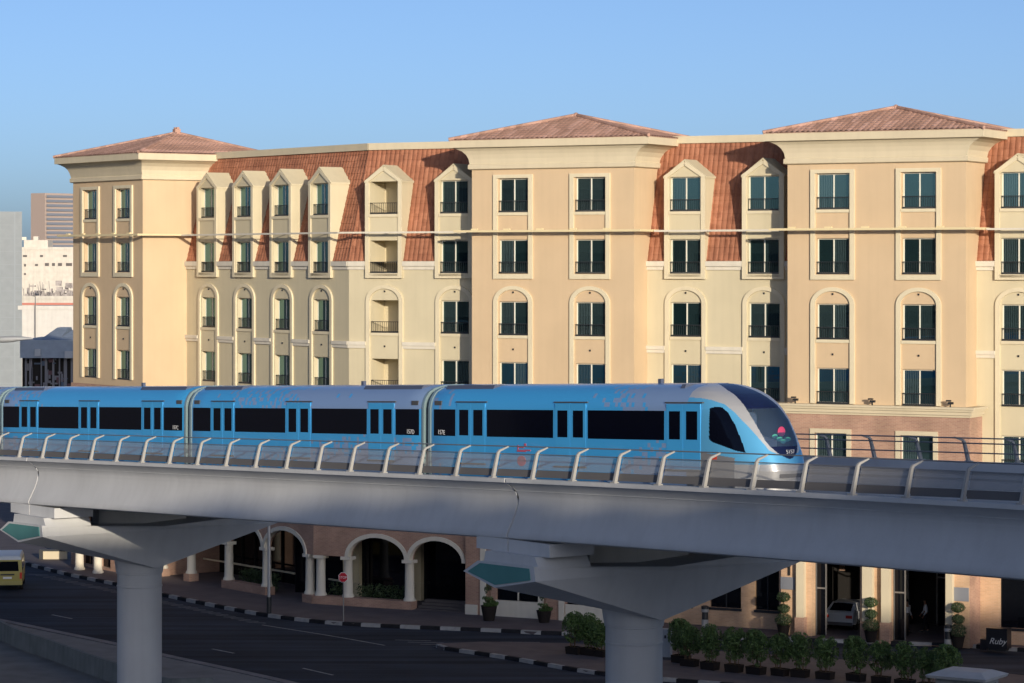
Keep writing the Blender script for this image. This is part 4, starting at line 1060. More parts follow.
NEs = smooth_line(NE)
sheet('plaza', NEs + [(20, 40), (-90, 40), (-90, 187)], 0.12, M_PLAZA, 0.15)
kerb('kerb', NEs, w=0.5, h=0.16, inward=-1, seg=1.5, m=(mat('kerb_stone', (0.27, 0.25, 0.25), .85, var=.1), mat('kerb_stone_worn', (0.24, 0.225, 0.225), .85, var=.1)))
# road markings
def line_strip(mb, P, w, z=0.006):
    for a, b in zip(P, P[1:]):
        d = math.dist(a, b); nx, ny = -(b[1] - a[1]) / d * w / 2, (b[0] - a[0]) / d * w / 2
        mb.face([(a[0] - nx, a[1] - ny, z), (b[0] - nx, b[1] - ny, z), (b[0] + nx, b[1] + ny, z), (a[0] + nx, a[1] + ny, z)])
mb = MB()
for q in (((-40, 596), (-12, 601.5)), ((52, 614.8), (72, 618.8)), ((212, 649), (234, 653.3)), ((303, 668.3), (333, 675.2))): line_strip(mb, [ground_pt(*p) for p in q], 0.16)
line_strip(mb, smooth_line([ground_pt(*p) for p in ((262, 625), (300, 631), (340, 637.5), (385, 645.5))]), 0.13)
# hatching beside the kerbs
def hatch(P0, P1, n, slant):
    for k in range(n):
        t = k / (n - 1); a = (P0[0] + (P1[0] - P0[0]) * t, P0[1] + (P1[1] - P0[1]) * t)
        line_strip(mb, [ground_pt(*a), ground_pt(a[0] + slant[0], a[1] + slant[1])], 0.10)
hatch((28, 574), (246, 622), 30, (20, 1.2)); hatch((395, 640), (560, 668), 14, (36, 0.8)); hatch((500, 642), (560, 652), 5, (40, 0.4))
tag(obj('road_marking', mb.mesh('road_marking', [M_LINE], merge=False)), kind='structure')

# concrete barrier along the near plaza
BP = [(-52, 205), (-33, 169.5)] + [ground_pt(x, y, 1.05) for x, y in ((0, 622), (50, 641), (90, 655.5), (117, 664), (163, 678))] + [(-13.5, 131)]
def wall_along(P, h, t, z0=0.1):
    mb = MB(); rings = []
    for k, p in enumerate(P):
        a = P[max(k - 1, 0)]; b = P[min(k + 1, len(P) - 1)]; d = math.dist(a, b); nx, ny = -(b[1] - a[1]) / d, (b[0] - a[0]) / d
        rings.append([(p[0], p[1], z0), (p[0] + nx * t, p[1] + ny * t, z0), (p[0] + nx * t * .8, p[1] + ny * t * .8, h), (p[0] + nx * t * .15, p[1] + ny * t * .15, h)])
    mb.loft(rings); return mb
wm = wall_along(smooth_line(BP), 1.05, 0.28)
tag(obj('barrier_wall', wm.mesh('barrier_wall', [mat('barrier_concrete', (0.22, 0.235, 0.235), .9, var=.12, vscale=1.2, streak=.2)])), 'low grey concrete barrier wall curving along the near side of the road', 'wall')

# ================================================================== STREET THINGS
def leaf_blob(mb, c, r, n, size, squash=1.0, mi=0, seed=0):
    rnd = random.Random(seed)
    # clumps so that gaps and an uneven outline remain
    cl = [(rnd.gauss(0, .48), rnd.gauss(0, .48), rnd.gauss(0, .48), rnd.uniform(.28, .5)) for _ in range(max(6, n // 40))]
    for k in range(n):
        q = rnd.choice(cl)
        while True:
            u = Vector((rnd.uniform(-1, 1), rnd.uniform(-1, 1), rnd.uniform(-1, 1)))
            if 0.2 < u.length <= 1: break
        p = Vector((q[0], q[1], q[2])) + u * q[3]
        if p.length > 1.12: p *= 1.05 / p.length
        p = Vector((c[0] + p.x * r[0], c[1] + p.y * r[1], c[2] + p.z * r[2]))
        d = Vector((rnd.gauss(0, 1), rnd.gauss(0, 1), rnd.gauss(0, .7) + .3)).normalized(); e = d.orthogonal().normalized()
        e.rotate(Matrix.Rotation(rnd.uniform(0, 6.28), 3, d)); g = d.cross(e); s = size * rnd.uniform(.6, 1.3)
        mb.face([p - e * s, p - g * s * .45, p + e * s, p + g * s * .45], mi)

# planter boxes with a leafy shrub
def planter_proto(seed):
    root = empty('planter_shrub', (0, 0, 0), None, None)
    mb = MB(); mb.loft([[(-.40, -.24, 0), (.40, -.24, 0), (.40, .24, 0), (-.40, .24, 0)], [(-.43, -.26, .36), (.43, -.26, .36), (.43, .26, .36), (-.43, .26, .36)], [(-.39, -.22, .36), (.39, -.22, .36), (.39, .22, .36), (-.39, .22, .36)], [(-.39, -.22, .31), (.39, -.22, .31), (.39, .22, .31), (-.39, .22, .31)]])
    obj('planter_box', mb.mesh('planter_box', [M_POT]), root)
    rnd = random.Random(seed); sb = MB()
    for k in range(9):
        x = rnd.uniform(-.3, .3); y = rnd.uniform(-.12, .12)
        sb.tube([(x, y, .36), (x + rnd.uniform(-.1, .1), y, .9), (x + rnd.uniform(-.2, .2), y + rnd.uniform(-.1, .1), 1.6)], [.018, .014, .008], 5)
    obj('stems', sb.mesh('stems', [M_STEM]), root)
    lb = MB(); leaf_blob(lb, (0, 0, 1.30), (.66, .5, .74), 2300, .06, seed=seed); leaf_blob(lb, (rnd.uniform(-.2, .2), 0, 1.75), (.50, .42, .32), 700, .06, seed=seed + 50)
    leaf_blob(lb, (0, 0, .78), (.46, .34, .36), 260, .055, seed=seed + 90)
    obj('foliage', lb.mesh('foliage', [M_LEAF], merge=False, fixn=False), root)
    return root
protos = [planter_proto(11), planter_proto(23), planter_proto(37), planter_proto(51)]
PL = [(574.5, 654, 1.02), (589, 655, 1.05), (600.5, 656.5, .95), (681, 662.5, 1.1), (689.5, 666, 1.0), (710, 669.5, 1.02), (734, 672, 1.0), (756, 674, 1.05), (780, 675.5, 1.0), (800, 677, 1.03), (825, 679, 1.0), (856, 681, 1.06), (881, 683.5, 1.0), (905, 687, 1.06), (928, 690, 1.0), (948, 694, 1.04)]
PLAB = ['planter shrub at the far left of the island hedge, left of the bridge pier', 'middle one of the three planter shrubs left of the bridge pier', 'planter shrub half hidden behind the left edge of the bridge pier',
        'planter shrub closest to the right edge of the bridge pier', 'second planter shrub right of the bridge pier, its box touching the first', 'third planter shrub right of the bridge pier, below the slim white litter bin',
        'fourth planter shrub right of the bridge pier, under the first dark wall window', 'fifth planter shrub right of the bridge pier, before the brick wall between two windows', 'sixth planter shrub right of the bridge pier, in front of the left ball topiary',
        'seventh planter shrub right of the bridge pier, before the left entrance pillar', 'planter shrub in front of the left hotel doorway', 'planter shrub in front of the parked white car', 'planter shrub in front of the middle ball topiary',
        'planter shrub before the left half of the right doorway', 'planter shrub before the right half of the right doorway', 'last planter shrub at the right end of the hedge, beside the booth']
for k, (x, y, s) in enumerate(PL):
    s *= 0.97
    p = protos[k % 4]; o = p if k < 4 else copy_tree(p)
    gx, gy = ground_pt(x, y, .14); o.location = (gx, gy, 0.14); o.rotation_euler.z = R(-38 + random.uniform(-8, 8)) ; o.scale = (s * random.uniform(.95, 1.05), s, s * random.uniform(.95, 1.08))
    tag(o, PLAB[k], 'planter', 'shrubs in dark planter boxes')

# ball topiaries in pots
def topiary():
    root = empty('ball_topiary', (0, 0, 0), None, None)
    mb = MB(); mb.lathe(0, 0, [(.24, 0), (.30, .3), (.36, .58), (.38, .6), (.33, .6), (.32, .54)], 20); obj('pot', mb.mesh('pot', [M_POT], True), root)
    mb = MB(); mb.tube([(0, 0, .5), (.01, 0, 1.4), (0, 0, 2.3)], [.035, .03, .02], 7); obj('trunk', mb.mesh('trunk', [M_STEM], True), root)
    for z, r in ((.86, .46), (1.45, .33), (2.05, .36)):
        lb = MB(); rnd = random.Random(int(z * 100))
        for k in range(900):
            u = Vector((rnd.gauss(0, 1), rnd.gauss(0, 1), rnd.gauss(0, 1))).normalized(); p = Vector((0, 0, z)) + Vector((u.x, u.y, u.z * .75)) * r * rnd.uniform(.75, 1.05)
            d = (u + Vector((rnd.gauss(0, .5), rnd.gauss(0, .5), rnd.gauss(0, .5)))).normalized(); e = d.orthogonal().normalized(); g = d.cross(e); s = .04
            lb.face([p - e * s, p - g * s * .6, p + e * s, p + g * s * .6])
        obj('leaf_ball', lb.mesh('leaf_ball', [M_LEAF2], merge=False, fixn=False), root)
    return root
t0_ = topiary()
for k, (x, o_, lab) in enumerate(((783.5, .9, 'three-tier ball topiary left of the entrance, by the plaque'), (871, 1.0, 'three-tier ball topiary between the two hotel doorways'), (958, 1.0, 'three-tier ball topiary right of the entrance, beneath the right plaque'))):
    t = t0_ if k == 0 else copy_tree(t0_); t.location = MF.w(MF.a(x, o_), o_, .15); tag(t, lab, 'topiary', 'ball topiaries by the entrance')

# flowering pots by the tower base
def pot_plant(seed):
    root = empty('potted_plant', (0, 0, 0), None, None)
    mb = MB(); mb.lathe(0, 0, [(.30, 0), (.36, .3), (.45, .8), (.48, .82), (.42, .82), (.40, .74)], 20); obj('pot', mb.mesh('pot', [M_POT], True), root)
    lb = MB(); leaf_blob(lb, (0, 0, 1.05), (.5, .5, .34), 420, .08, seed=seed); obj('foliage', lb.mesh('foliage', [M_LEAF], merge=False, fixn=False), root)
    mb = MB(); rnd = random.Random(seed)
    for k in range(9):
        a = rnd.uniform(0, 6.28); rr = rnd.uniform(.05, .35); mb.tube([(0, 0, .8), (rr * .4 * math.cos(a), rr * .4 * math.sin(a), 1.6), (rr * math.cos(a), rr * math.sin(a), 2.1 + rnd.uniform(-.4, .3))], [.02, .015, .006], 5)
    leaf_blob(mb, (0, 0, 1.9), (.28, .28, .55), 160, .09, mi=1, seed=seed + 3)
    obj('stems', mb.mesh('stems', [M_STEM, M_LEAF2], merge=False, fixn=False), root)
    return root
p = pot_plant(4); p.location = (*ground_pt(489, 620.5, .15), .15); tag(p, 'potted plant with tall stems by the brick pier of the right arch', 'potted plant', 'potted plants by the tower base')
q = copy_tree(p); q.location = (*ground_pt(544, 622.5, .15), .15); q.scale = (.92, .92, .8); tag(q, 'lower bushy potted plant before the white plinth, left of the planters', 'potted plant', 'potted plants by the tower base')

# hedges behind the arcade plinth
def hedge(F, a0, a1, o, label, seed):
    mb = MB(); c = (a0 + a1) / 2; L = a1 - a0; n = int(L * 420)
    rnd = random.Random(seed)
    for k in range(n):
        p = Vector((rnd.uniform(a0, a1), -o + rnd.uniform(0, .7), .3 + .95 * rnd.random() ** .7 + .1 * math.sin(k * .37)))
        d = Vector((rnd.gauss(0, 1), rnd.gauss(0, 1), rnd.gauss(0, 1))).normalized(); e = d.orthogonal().normalized(); g = d.cross(e); s = .06
        mb.face([p - e * s, p - g * s * .6, p + e * s, p + g * s * .6])
    h = obj('hedge', mb.mesh('hedge', [M_LEAF2], merge=False, fixn=False), None, (*F.O, 0), F.rz); tag(h, label, 'hedge')
hedge(MF, m1 + .2, m2 - .3, AO - .7, 'dark clipped hedge behind the plinth under the left front arch', 1)
hedge(MF, ac + .5, m1 - .3, AO - .7, 'short dark hedge behind the two white columns at the arcade corner', 2)
hedge(WF, wx[2] + .3, wx[1] - .3, WAO - .7, 'dark hedge behind the side arcade plinth, left of the lamp post', 3)

# lamp post at the kerb
def tube_obj(name, pts, r, m, parent, n=10): mb = MB(); mb.tube(pts, r, n); return obj(name, mb.mesh(name, [m], True), parent)
gx, gy = ground_pt(269, 613, .15)
lp = empty('street_lamp', (gx, gy, .15), 'slim silver lamp post with a black foot on the arcade pavement', 'street lamp')
tube_obj('post', [(0, 0, .9), (0, 0, 6.6)], .085, mat('galvanised', (.42, .43, .45), .4, metal=.6), lp)
tube_obj('foot', [(0, 0, 0), (0, 0, .9)], .14, M_IRON, lp)
mb = MB(); mb.tube([(0, 0, 6.55), (0, -.3, 6.9), (.0, -.9, 7.0)], .04, 8); mb.box(-.12, .12, -1.4, -.85, 6.95, 7.07); obj('lamp_head', mb.mesh('lamp_head', [M_RAILM]), lp)
# stop sign
gx, gy = ground_pt(343.5, 622, .15)
ss = empty('stop_sign', (gx, gy, .15), 'small red octagonal stop sign on a thin pole before the arcade column', 'road sign', rz=MF.rz * .6)
tube_obj('pole', [(0, 0, 0), (0, 0, 2.75)], .035, M_RAILM, ss)
mb = MB(); oc = lambda r, y: [(r * math.cos(R(22.5 + 45 * k)), y, 2.45 + r * math.sin(R(22.5 + 45 * k))) for k in range(8)]
mb.loft([oc(.29, -.05), oc(.29, -.07)], mi=1); mb.loft([oc(.265, -.07), oc(.265, -.078)], mi=0)
obj('sign_plate', mb.mesh('sign_plate', [mat('sign_red', (.55, .015, .03), .4), M_TXT]), ss)
t = obj('lettering', text_mesh('stop_lettering', 'STOP', .19, M_TXT), ss, (0, -.085, 2.385)); t.rotation_euler = (R(90), 0, 0)

# litter bins
def bin_proto():
    root = empty('litter_bin', (0, 0, 0), None, None)
    mb = MB(); mb.lathe(0, 0, [(.19, 0), (.19, .42)], 18); obj('base', mb.mesh('base', [M_KW], True), root)
    mb = MB(); mb.lathe(0, 0, [(.17, .42), (.17, .82)], 18); mb.lathe(0, 0, [(.2, .98), (.2, 1.12), (.1, 1.16)], 18); obj('bin_body', mb.mesh('bin_body', [M_IRON], True), root)
    mb = MB(); mb.lathe(0, 0, [(.2, .82), (.2, .98)], 18); obj('rim', mb.mesh('rim', [M_KW], True), root)
    return root
b0_ = bin_proto(); b0_.location = MF.w(MF.a(705, -.6), -.6, .15); tag(b0_, 'black and white litter bin against the brick wall left of the dark windows', 'litter bin', 'black and white bins')
b1_ = copy_tree(b0_); b1_.location = MF.w(MF.a(948, 1.1), 1.1, .15); tag(b1_, 'black and white litter bin beside the right entrance pillar', 'litter bin', 'black and white bins')

# black sign box with white script
so = 1.4; sa0, sa1 = MF.a(986, so), MF.a(1007, so)
sg = empty('sign_box', MF.w((sa0 + sa1) / 2, so, .15), 'black box sign with white script lettering by the kerb at right', 'sign', rz=MF.rz)
w_ = (sa1 - sa0) / 2
mb = MB(); mb.box(-w_, w_, 0, .7, 0.12, 1.15); mb.box(-w_ - .35, -w_ - .01, .1, .9, 0, .55); obj('box', mb.mesh('box', [mat('sign_black', (.012, .012, .016), .3)]), sg)
mb = MB(); mb.box(-w_ + .1, w_ - .1, .1, .6, 0, .12); obj('foot', mb.mesh('foot', [M_IRON]), sg)
t = obj('lettering', text_mesh('script_lettering', 'Ruby', .44, M_CARTXT, .004, .35), sg, (0.05, -.006, .36)); t.rotation_euler = (R(90), 0, 0)

# guard booth bottom right
gx, gy = -0.0, 0.0
zb = 124.0; bx = (967 - 512) * zb / FPX
gb_ = empty('guard_booth', (bx, zb, .12), 'grey booth with a flat overhanging roof at the bottom right corner', 'booth', rz=R(-33))
mb = MB(); mb.box(-1.05, 1.05, -.9, .9, 0, 1.98); obj('cabin', mb.mesh('cabin', [mat('booth_grey', (.25, .27, .28), .6)]), gb_)
mb = MB(); mb.loft([[(-1.35, -1.15, 1.98), (1.35, -1.15, 1.98), (1.35, 1.15, 1.98), (-1.35, 1.15, 1.98)], [(-1.4, -1.2, 2.1), (1.4, -1.2, 2.1), (1.4, 1.2, 2.1), (-1.4, 1.2, 2.1)], [(-.9, -.6, 2.3), (.9, -.6, 2.3), (.9, .6, 2.3), (-.9, .6, 2.3)]]); obj('roof', mb.mesh('roof', [mat('booth_roof', (.42, .44, .46), .6, var=.08)]), gb_)
mb = MB(); mb.box(-.7, .7, -.93, -.9, .95, 1.75); mb.box(-1.08, -1.05, -.6, .6, .95, 1.75); mb.box(1.05, 1.08, -.6, .6, .95, 1.75); obj('booth_window', mb.mesh('booth_window', [M_GDARK]), gb_)

gx, gy = ground_pt(666.5, 659, .14)
uc = empty('utility_cabinet', (gx, gy, .14), 'slim light grey cabinet standing beside the right bridge pier', 'cabinet', rz=R(-20))
mb = MB(); mb.box(-.24, .24, -.2, .2, .12, 1.5); obj('cabinet_body', mb.mesh('cabinet_body', [mat('cabinet_grey', (.34, .37, .41), .6)]), uc)
mb = MB(); mb.box(-.3, .3, -.26, .26, 0, .12); obj('base', mb.mesh('base', [M_GREY]), uc)
mb = MB(); mb.box(-.05, .05, -.22, -.2, 1.05, 1.2); obj('lock_plate', mb.mesh('lock_plate', [M_IRON]), uc)
# ---- vehicles
def extrude_profile(mb, prof, w, tum=0.0, hbelt=None, mi=0):
    """side profile (x forward, z) swept across the width, narrowed above the belt line"""
    def ww(z): return w / 2 - (max(0, z - hbelt) * tum if hbelt else 0)
    L_ = [(x, -ww(z), z) for x, z in prof]; R_ = [(x, ww(z), z) for x, z in prof]
    n = len(prof)
    for k in range(n): mb.face([L_[k], L_[(k + 1) % n], R_[(k + 1) % n], R_[k]], mi)
    tri = tessellate_polygon([[Vector((x, z, 0)) for x, z in prof]])
    for t in tri: mb.face([L_[k] for k in t], mi); mb.face([R_[k] for k in t], mi)
def wheel(parent, x, y, r=.32):
    mb = MB(); n = 24; rings = []
    for rr, yy in ((r * .6, -.1), (r * .95, -.1), (r, -.07), (r, .07), (r * .95, .1), (r * .6, .1)): rings.append([(rr * math.cos(2 * math.pi * k / n), yy, rr * math.sin(2 * math.pi * k / n)) for k in range(n)])
    mb.loft(rings); o = obj('wheel', mb.mesh('wheel', [mat('tyre', (.02, .02, .02), .9)], True), parent, (x, y, r))
    mb = MB(); mb.loft([[(r * .6 * math.cos(2 * math.pi * k / n), yy, r * .6 * math.sin(2 * math.pi * k / n)) for k in range(n)] for yy in (-.09, .09)]); obj('rim', mb.mesh('rim', [M_RAILM]), o)
gx, gy = ground_pt(9, 586.5)
van = empty('minibus', (gx, gy, 0), 'yellow minibus with a white roof driving away at the left edge', 'minibus', rz=math.atan2(.985, -.13))
M_VY = mat('van_yellow', (.40, .34, .09), .4); M_VW = mat('van_white', (.62, .66, .68), .4)
mb = MB(); extrude_profile(mb, [(-2.3, .35), (-2.33, 1.15), (-2.22, 1.85), (2.0, 1.85), (2.3, 1.2), (2.42, .8), (2.4, .35)], 1.76, .08, 1.2); obj('body', mb.mesh('body', [M_VY], 30), van)
mb = MB(); extrude_profile(mb, [(-2.215, 1.853), (-2.1, 2.06), (-1.8, 2.12), (1.4, 2.1), (1.9, 1.96), (1.98, 1.853)], 1.62, .3, 1.87); obj('roof', mb.mesh('roof', [M_VW], 30), van)
mb = MB()
rw = [(-2.335, -.68, 1.18), (-2.335, .68, 1.18), (-2.235, .62, 1.76), (-2.235, -.62, 1.76)]; mb.face(rw)
obj('rear_window', mb.mesh('rear_window', [M_GDARK]), van)
for s in (-1, 1):
    mb = MB(); mb.face([(x, s * y, z) for x, y, z in ((-2.0, .888, 1.2), (1.6, .888, 1.2), (1.3, .845, 1.74), (-2.0, .845, 1.74))]); obj('side_window', mb.mesh('side_window', [M_GDARK]), van)
    mb = MB(); mb.box(-2.37, -2.3, s * .80 - .07, s * .80 + .07, .72, 1.1); obj('tail_light', mb.mesh('tail_light', [mat('tail_red', (.6, .03, .02), .3)]), van)
    for x in (-1.5, 1.5): wheel(van, x, s * .8, .33)
mb = MB(); mb.box(-2.41, -2.3, -.86, .86, .35, .55); obj('bumper', mb.mesh('bumper', [mat('bumper_yellow', (.40, .35, .12), .5)]), van)
mb = MB(); mb.box(-2.36, -2.32, -.26, .26, .72, .84); obj('number_plate', mb.mesh('number_plate', [M_TXT]), van)
mb = MB(); mb.box(-2.36, -2.33, -.42, .42, .93, 1.02); obj('handle_strip', mb.mesh('handle_strip', [M_IRON]), van)
# white car in the porch
ca = MF.a(852, -4.6); car = empty('parked_car', MF.w(ca, -4.6, .16), 'white car seen from behind inside the left hotel doorway', 'car', rz=MF.rz + R(90))
M_CW = mat('car_white', (.50, .52, .54), .3)
mb = MB(); extrude_profile(mb, [(-2.1, .35), (-2.15, .85), (-2.0, .98), (-1.2, 1.0), (1.0, .95), (2.0, .78), (2.15, .6), (2.1, .3)], 1.76); obj('body', mb.mesh('body', [M_CW], 30), car)
mb = MB(); extrude_profile(mb, [(-1.75, .99), (-1.15, 1.42), (.2, 1.44), (1.0, .96)], 1.62, .35, 1.0); obj('cabin', mb.mesh('cabin', [M_CW], 30), car)
mb = MB(); mb.face([(-1.74, -.62, 1.03), (-1.74, .62, 1.03), (-1.22, .55, 1.39), (-1.22, -.55, 1.39)]); obj('rear_window', mb.mesh('rear_window', [M_GDARK]), car)
for s in (-1, 1):
    mb = MB(); mb.box(-2.17, -2.1, s * .66 - .18, s * .66 + .18, .68, .84); obj('tail_light', mb.mesh('tail_light', [mat('lamp_red', (.35, .03, .02), .3)]), car)
    for x in (-1.35, 1.35): wheel(car, x, s * .78, .31)
mb = MB(); mb.box(-2.19, -2.1, -.85, .85, .3, .46); obj('bumper', mb.mesh('bumper', [M_GREY]), car)

# ---- people in the porch
def skin_mesh(name, verts, edges, radii, m, parent, root=0, sub=2):
    me = bpy.data.meshes.new(name); me.from_pydata(verts, edges, []); me.materials.append(m)
    o = obj(name, me, parent); sk = o.modifiers.new('skin', 'SKIN'); sk.use_smooth_shade = True
    for k, v in enumerate(me.skin_vertices[0].data):
        r = radii[k]; v.radius = r if isinstance(r, tuple) else (r, r); v.use_root = (k == root)
    s = o.modifiers.new('sub', 'SUBSURF'); s.levels = sub; s.render_levels = sub
    return o
M_SKIN = mat('skin', (.36, .2, .13), .6); M_SHIRT = mat('white_shirt', (.75, .75, .76), .8); M_TROU = mat('dark_trousers', (.02, .02, .026), .8); M_HAIR = mat('black_hair', (.012, .01, .01), .6); M_SHOE = mat('shoe', (.015, .015, .015), .5)
def person(loc, rz, label, stride=.16, arm=.12, shirt=M_SHIRT, trou=M_TROU):
    r = empty('person', loc, label, 'person', 'people in the hotel doorway', rz)
    # facing +x; one continuous body
    V = [(0, 0, .96), (.0, 0, 1.15), (.01, 0, 1.36), (.015, 0, 1.47), (.03, 0, 1.55), (.045, 0, 1.64), (.03, 0, 1.72),
         (0, .10, .90), (stride * .45, .11, .50), (stride, .11, .09), (stride + .15, .12, .035), (0, -.10, .90), (-stride * .2, -.11, .50), (-stride, -.11, .10), (-stride + .14, -.12, .035),
         (0, .19, 1.40), (-arm * .5, .23, 1.13), (arm * .8, .24, .90), (arm * 1.1, .24, .81), (0, -.19, 1.40), (arm * .4, -.23, 1.13), (arm * 1.8, -.22, .93), (arm * 2.3, -.22, .86)]
    E = [(0, 1), (1, 2), (2, 3), (3, 4), (4, 5), (5, 6), (0, 7), (7, 8), (8, 9), (9, 10), (0, 11), (11, 12), (12, 13), (13, 14), (2, 15), (15, 16), (16, 17), (17, 18), (2, 19), (19, 20), (20, 21), (21, 22)]
    RR = [(.13, .10), (.13, .10), (.14, .10), (.06, .06), (.065, .06), (.092, .075), (.07, .06), .085, .058, .04, .032, .085, .058, .04, .032, .055, .042, .032, .03, .055, .042, .032, .03]
    body = skin_mesh('body', V, E, RR, M_SKIN, r)
    # fingers as short chains rooted in the palms
    fv, fe, fr_ = [], [], []
    for p, s in ((V[18], 1), (V[22], -1)):
        for k in range(5):
            b = len(fv); y = p[1] + s * (-.02 + .0); x = p[0] - .03 + .016 * k; L_ = (.05, .075, .085, .078, .06)[k]
            if k == 0: x += .075; 
            fv += [(x, p[1], p[2] + .0), (x + (.02 if k == 0 else .005), p[1] - s * .008, p[2] - L_ * .55), (x + (.025 if k == 0 else .012), p[1] - s * .022, p[2] - L_)]
            fe += [(b, b + 1), (b + 1, b + 2)]; fr_ += [.010, .009, .007]
    for h_ in (0, 15):
        fo = MB()
        for k in range(h_, h_ + 15, 3): fo.tube(fv[k:k + 3], [.010, .009, .006], 6)
        obj('hand', fo.mesh('hand', [M_SKIN], True), body)
    sh = skin_mesh('shirt', V[0:4] + [V[15], V[16], V[17], V[19], V[20], V[21]], [(0, 1), (1, 2), (2, 3), (2, 4), (4, 5), (5, 6), (2, 7), (7, 8), (8, 9)], [(.15, .12), (.145, .115), (.155, .115), (.07, .07), .068, .055, .042, .068, .055, .042], shirt, r)
    tr = skin_mesh('trousers', [V[0]] + V[7:10] + V[11:14], [(0, 1), (1, 2), (2, 3), (0, 4), (4, 5), (5, 6)], [(.145, .115), .10, .072, .055, .10, .072, .055], trou, r)
    hb = MB(); 
    hb.lathe(.015, 0, [(.0, 1.79), (.05, 1.785), (.085, 1.75), (.098, 1.70), (.095, 1.66)], 16); obj('hair', hb.mesh('hair', [M_HAIR], True), r)
    fb = MB()
    for y in (.03, -.03): fb.lathe(.125, y, [(.0, 1.655), (.012, 1.662), (.012, 1.67), (0, 1.676)], 8)
    fb.loft([[(.12, -.012, 1.66), (.12, .012, 1.66), (.12, .016, 1.625), (.12, -.016, 1.625)], [(.13, -.006, 1.655), (.13, .006, 1.655), (.152, .012, 1.628), (.152, -.012, 1.628)]], mi=1)
    fb.box(.11, .13, -.025, .025, 1.592, 1.6, 0)
    for s in (-1, 1): fb.box(.02, .05, s * .082 - .012, s * .082 + .012, 1.62, 1.68, 1)
    obj('face', fb.mesh('face', [M_HAIR, M_SKIN]), body)
    sb = MB()
    for i in (10, 14):
        x, y, z = V[i]; sb.loft([[(x - .18, y - .04, .0), (x + .09, y - .045, .0), (x + .09, y + .045, .0), (x - .18, y + .04, .0)], [(x - .17, y - .035, .09), (x + .02, y - .04, .07), (x + .02, y + .04, .07), (x - .17, y + .035, .09)]])
    obj('shoes', sb.mesh('shoes', [M_SHOE], 50), r)
    return r
person(MF.w(MF.a(925.5, -4.2), -4.2, .16), MF.rz + R(200), 'person in a white shirt and dark trousers walking inside the right doorway')
person(MF.w(MF.a(906.5, -3.4), -3.4, .16), MF.rz + R(-40), 'person in a pale shirt standing behind the dark podium in the right doorway', stride=.04, arm=.16)
pd = empty('podium', MF.w(MF.a(903, -2.2), -2.2, .16), 'dark slim podium desk standing in the right doorway', 'podium', rz=MF.rz)
mb = MB(); mb.loft([[(-.25, -.2, 0), (.25, -.2, 0), (.25, .2, 0), (-.25, .2, 0)], [(-.22, -.18, 1.0), (.22, -.18, 1.0), (.22, .18, 1.1), (-.22, .18, 1.1)]]); obj('stand', mb.mesh('stand', [M_POT]), pd)
mb = MB(); mb.loft([[(-.3, -.25, 1.0), (.3, -.25, 1.0), (.3, .25, 1.13), (-.3, .25, 1.13)], [(-.3, -.25, 1.04), (.3, -.25, 1.04), (.3, .25, 1.17), (-.3, .25, 1.17)]]); obj('desk_top', mb.mesh('desk_top', [M_IRON]), pd)

# ================================================================== DISTANT TOWN
def place(x, z): return (x - 512) * z / FPX
def hgt(y, z): return EYE - (y - YH) * z / FPX
# pale panelled office at the left edge
z = 330.0; xr = place(22, z); ht = hgt(212, z); c15, s15 = math.cos(R(15)), math.sin(R(15)); pw = 11.0
pbld = empty('panel_building', (xr - pw * c15 - pw * s15, z - pw * s15 + pw * c15, 0), 'pale grey panel-clad building at the left edge of the photo', 'building', rz=R(15))
mb = MB(); mb.box(-pw, pw, -pw, pw, 0, ht); obj('wall', mb.mesh('wall', [mat('pale_panel', (.25, .275, .295), .7, var=.05)]), pbld)
mb = MB()
for k in range(17): mb.box(-pw, pw + .01, -pw - .015, -pw, 1.6 + k * 1.5, 1.65 + k * 1.5)
for k in range(15): mb.box(-pw + 1.5 * k - .02, -pw + 1.5 * k + .02, -pw - .012, -pw, 0, ht)
mb.box(pw - .9, pw - .75, -pw - .05, -pw, 0, ht, 0)
obj('panel_joint', mb.mesh('panel_joint', [mat('joint_grey', (.27, .30, .33), .6)], merge=False), pbld)
mb = MB(); mb.box(pw, pw + .5, -pw + .1, -pw + .6, hgt(240, z), hgt(237, z)); obj('bracket', mb.mesh('bracket', [M_WHITE]), pbld)
# far brown slab with louvred side
z = 640.0; x0, xm, x1 = place(29, z), place(45, z), place(80, z); ht = hgt(193, z)
tw = empty('office_tower', (xm, z, 0), 'distant brown office tower with grey horizontal louvres', 'tower')
mb = MB(); mb.face([(x0 - xm, 2.5, 0), (0, 0, 0), (0, 0, ht), (x0 - xm, 2.5, ht)]); mb.face([(0, 0, 0), (x1 - xm, 9, 0), (x1 - xm, 9, ht), (0, 0, ht)])
mb.face([(x0 - xm, 2.5, ht), (0, 0, ht), (x1 - xm, 9, ht), (x1 - xm, 30, ht), (x0 - xm, 30, ht)]); mb.face([(x0 - xm, 2.5, 0), (x0 - xm, 30, 0), (x0 - xm, 30, ht), (x0 - xm, 2.5, ht)]); mb.face([(x1 - xm, 9, 0), (x1 - xm, 30, 0), (x1 - xm, 30, ht), (x1 - xm, 9, ht)])
obj('wall', mb.mesh('wall', [mat('brown_stone', (.36, .29, .26), .9)]), tw)
mb = MB(); L_ = x1 - xm
for k in range(14):
    zz = ht - 1.0 - k * 1.0
    mb.loft([[(.4, -.15, zz), (.4, .3, zz), (.4, .3, zz + .55), (.4, -.15, zz + .55)], [(L_, 8.75, zz), (L_, 9.3, zz), (L_, 9.3, zz + .55), (L_, 8.75, zz + .55)]])
obj('louvre_band', mb.mesh('louvre_band', [mat('louvre_grey', (.17, .19, .235), .7)]), tw)
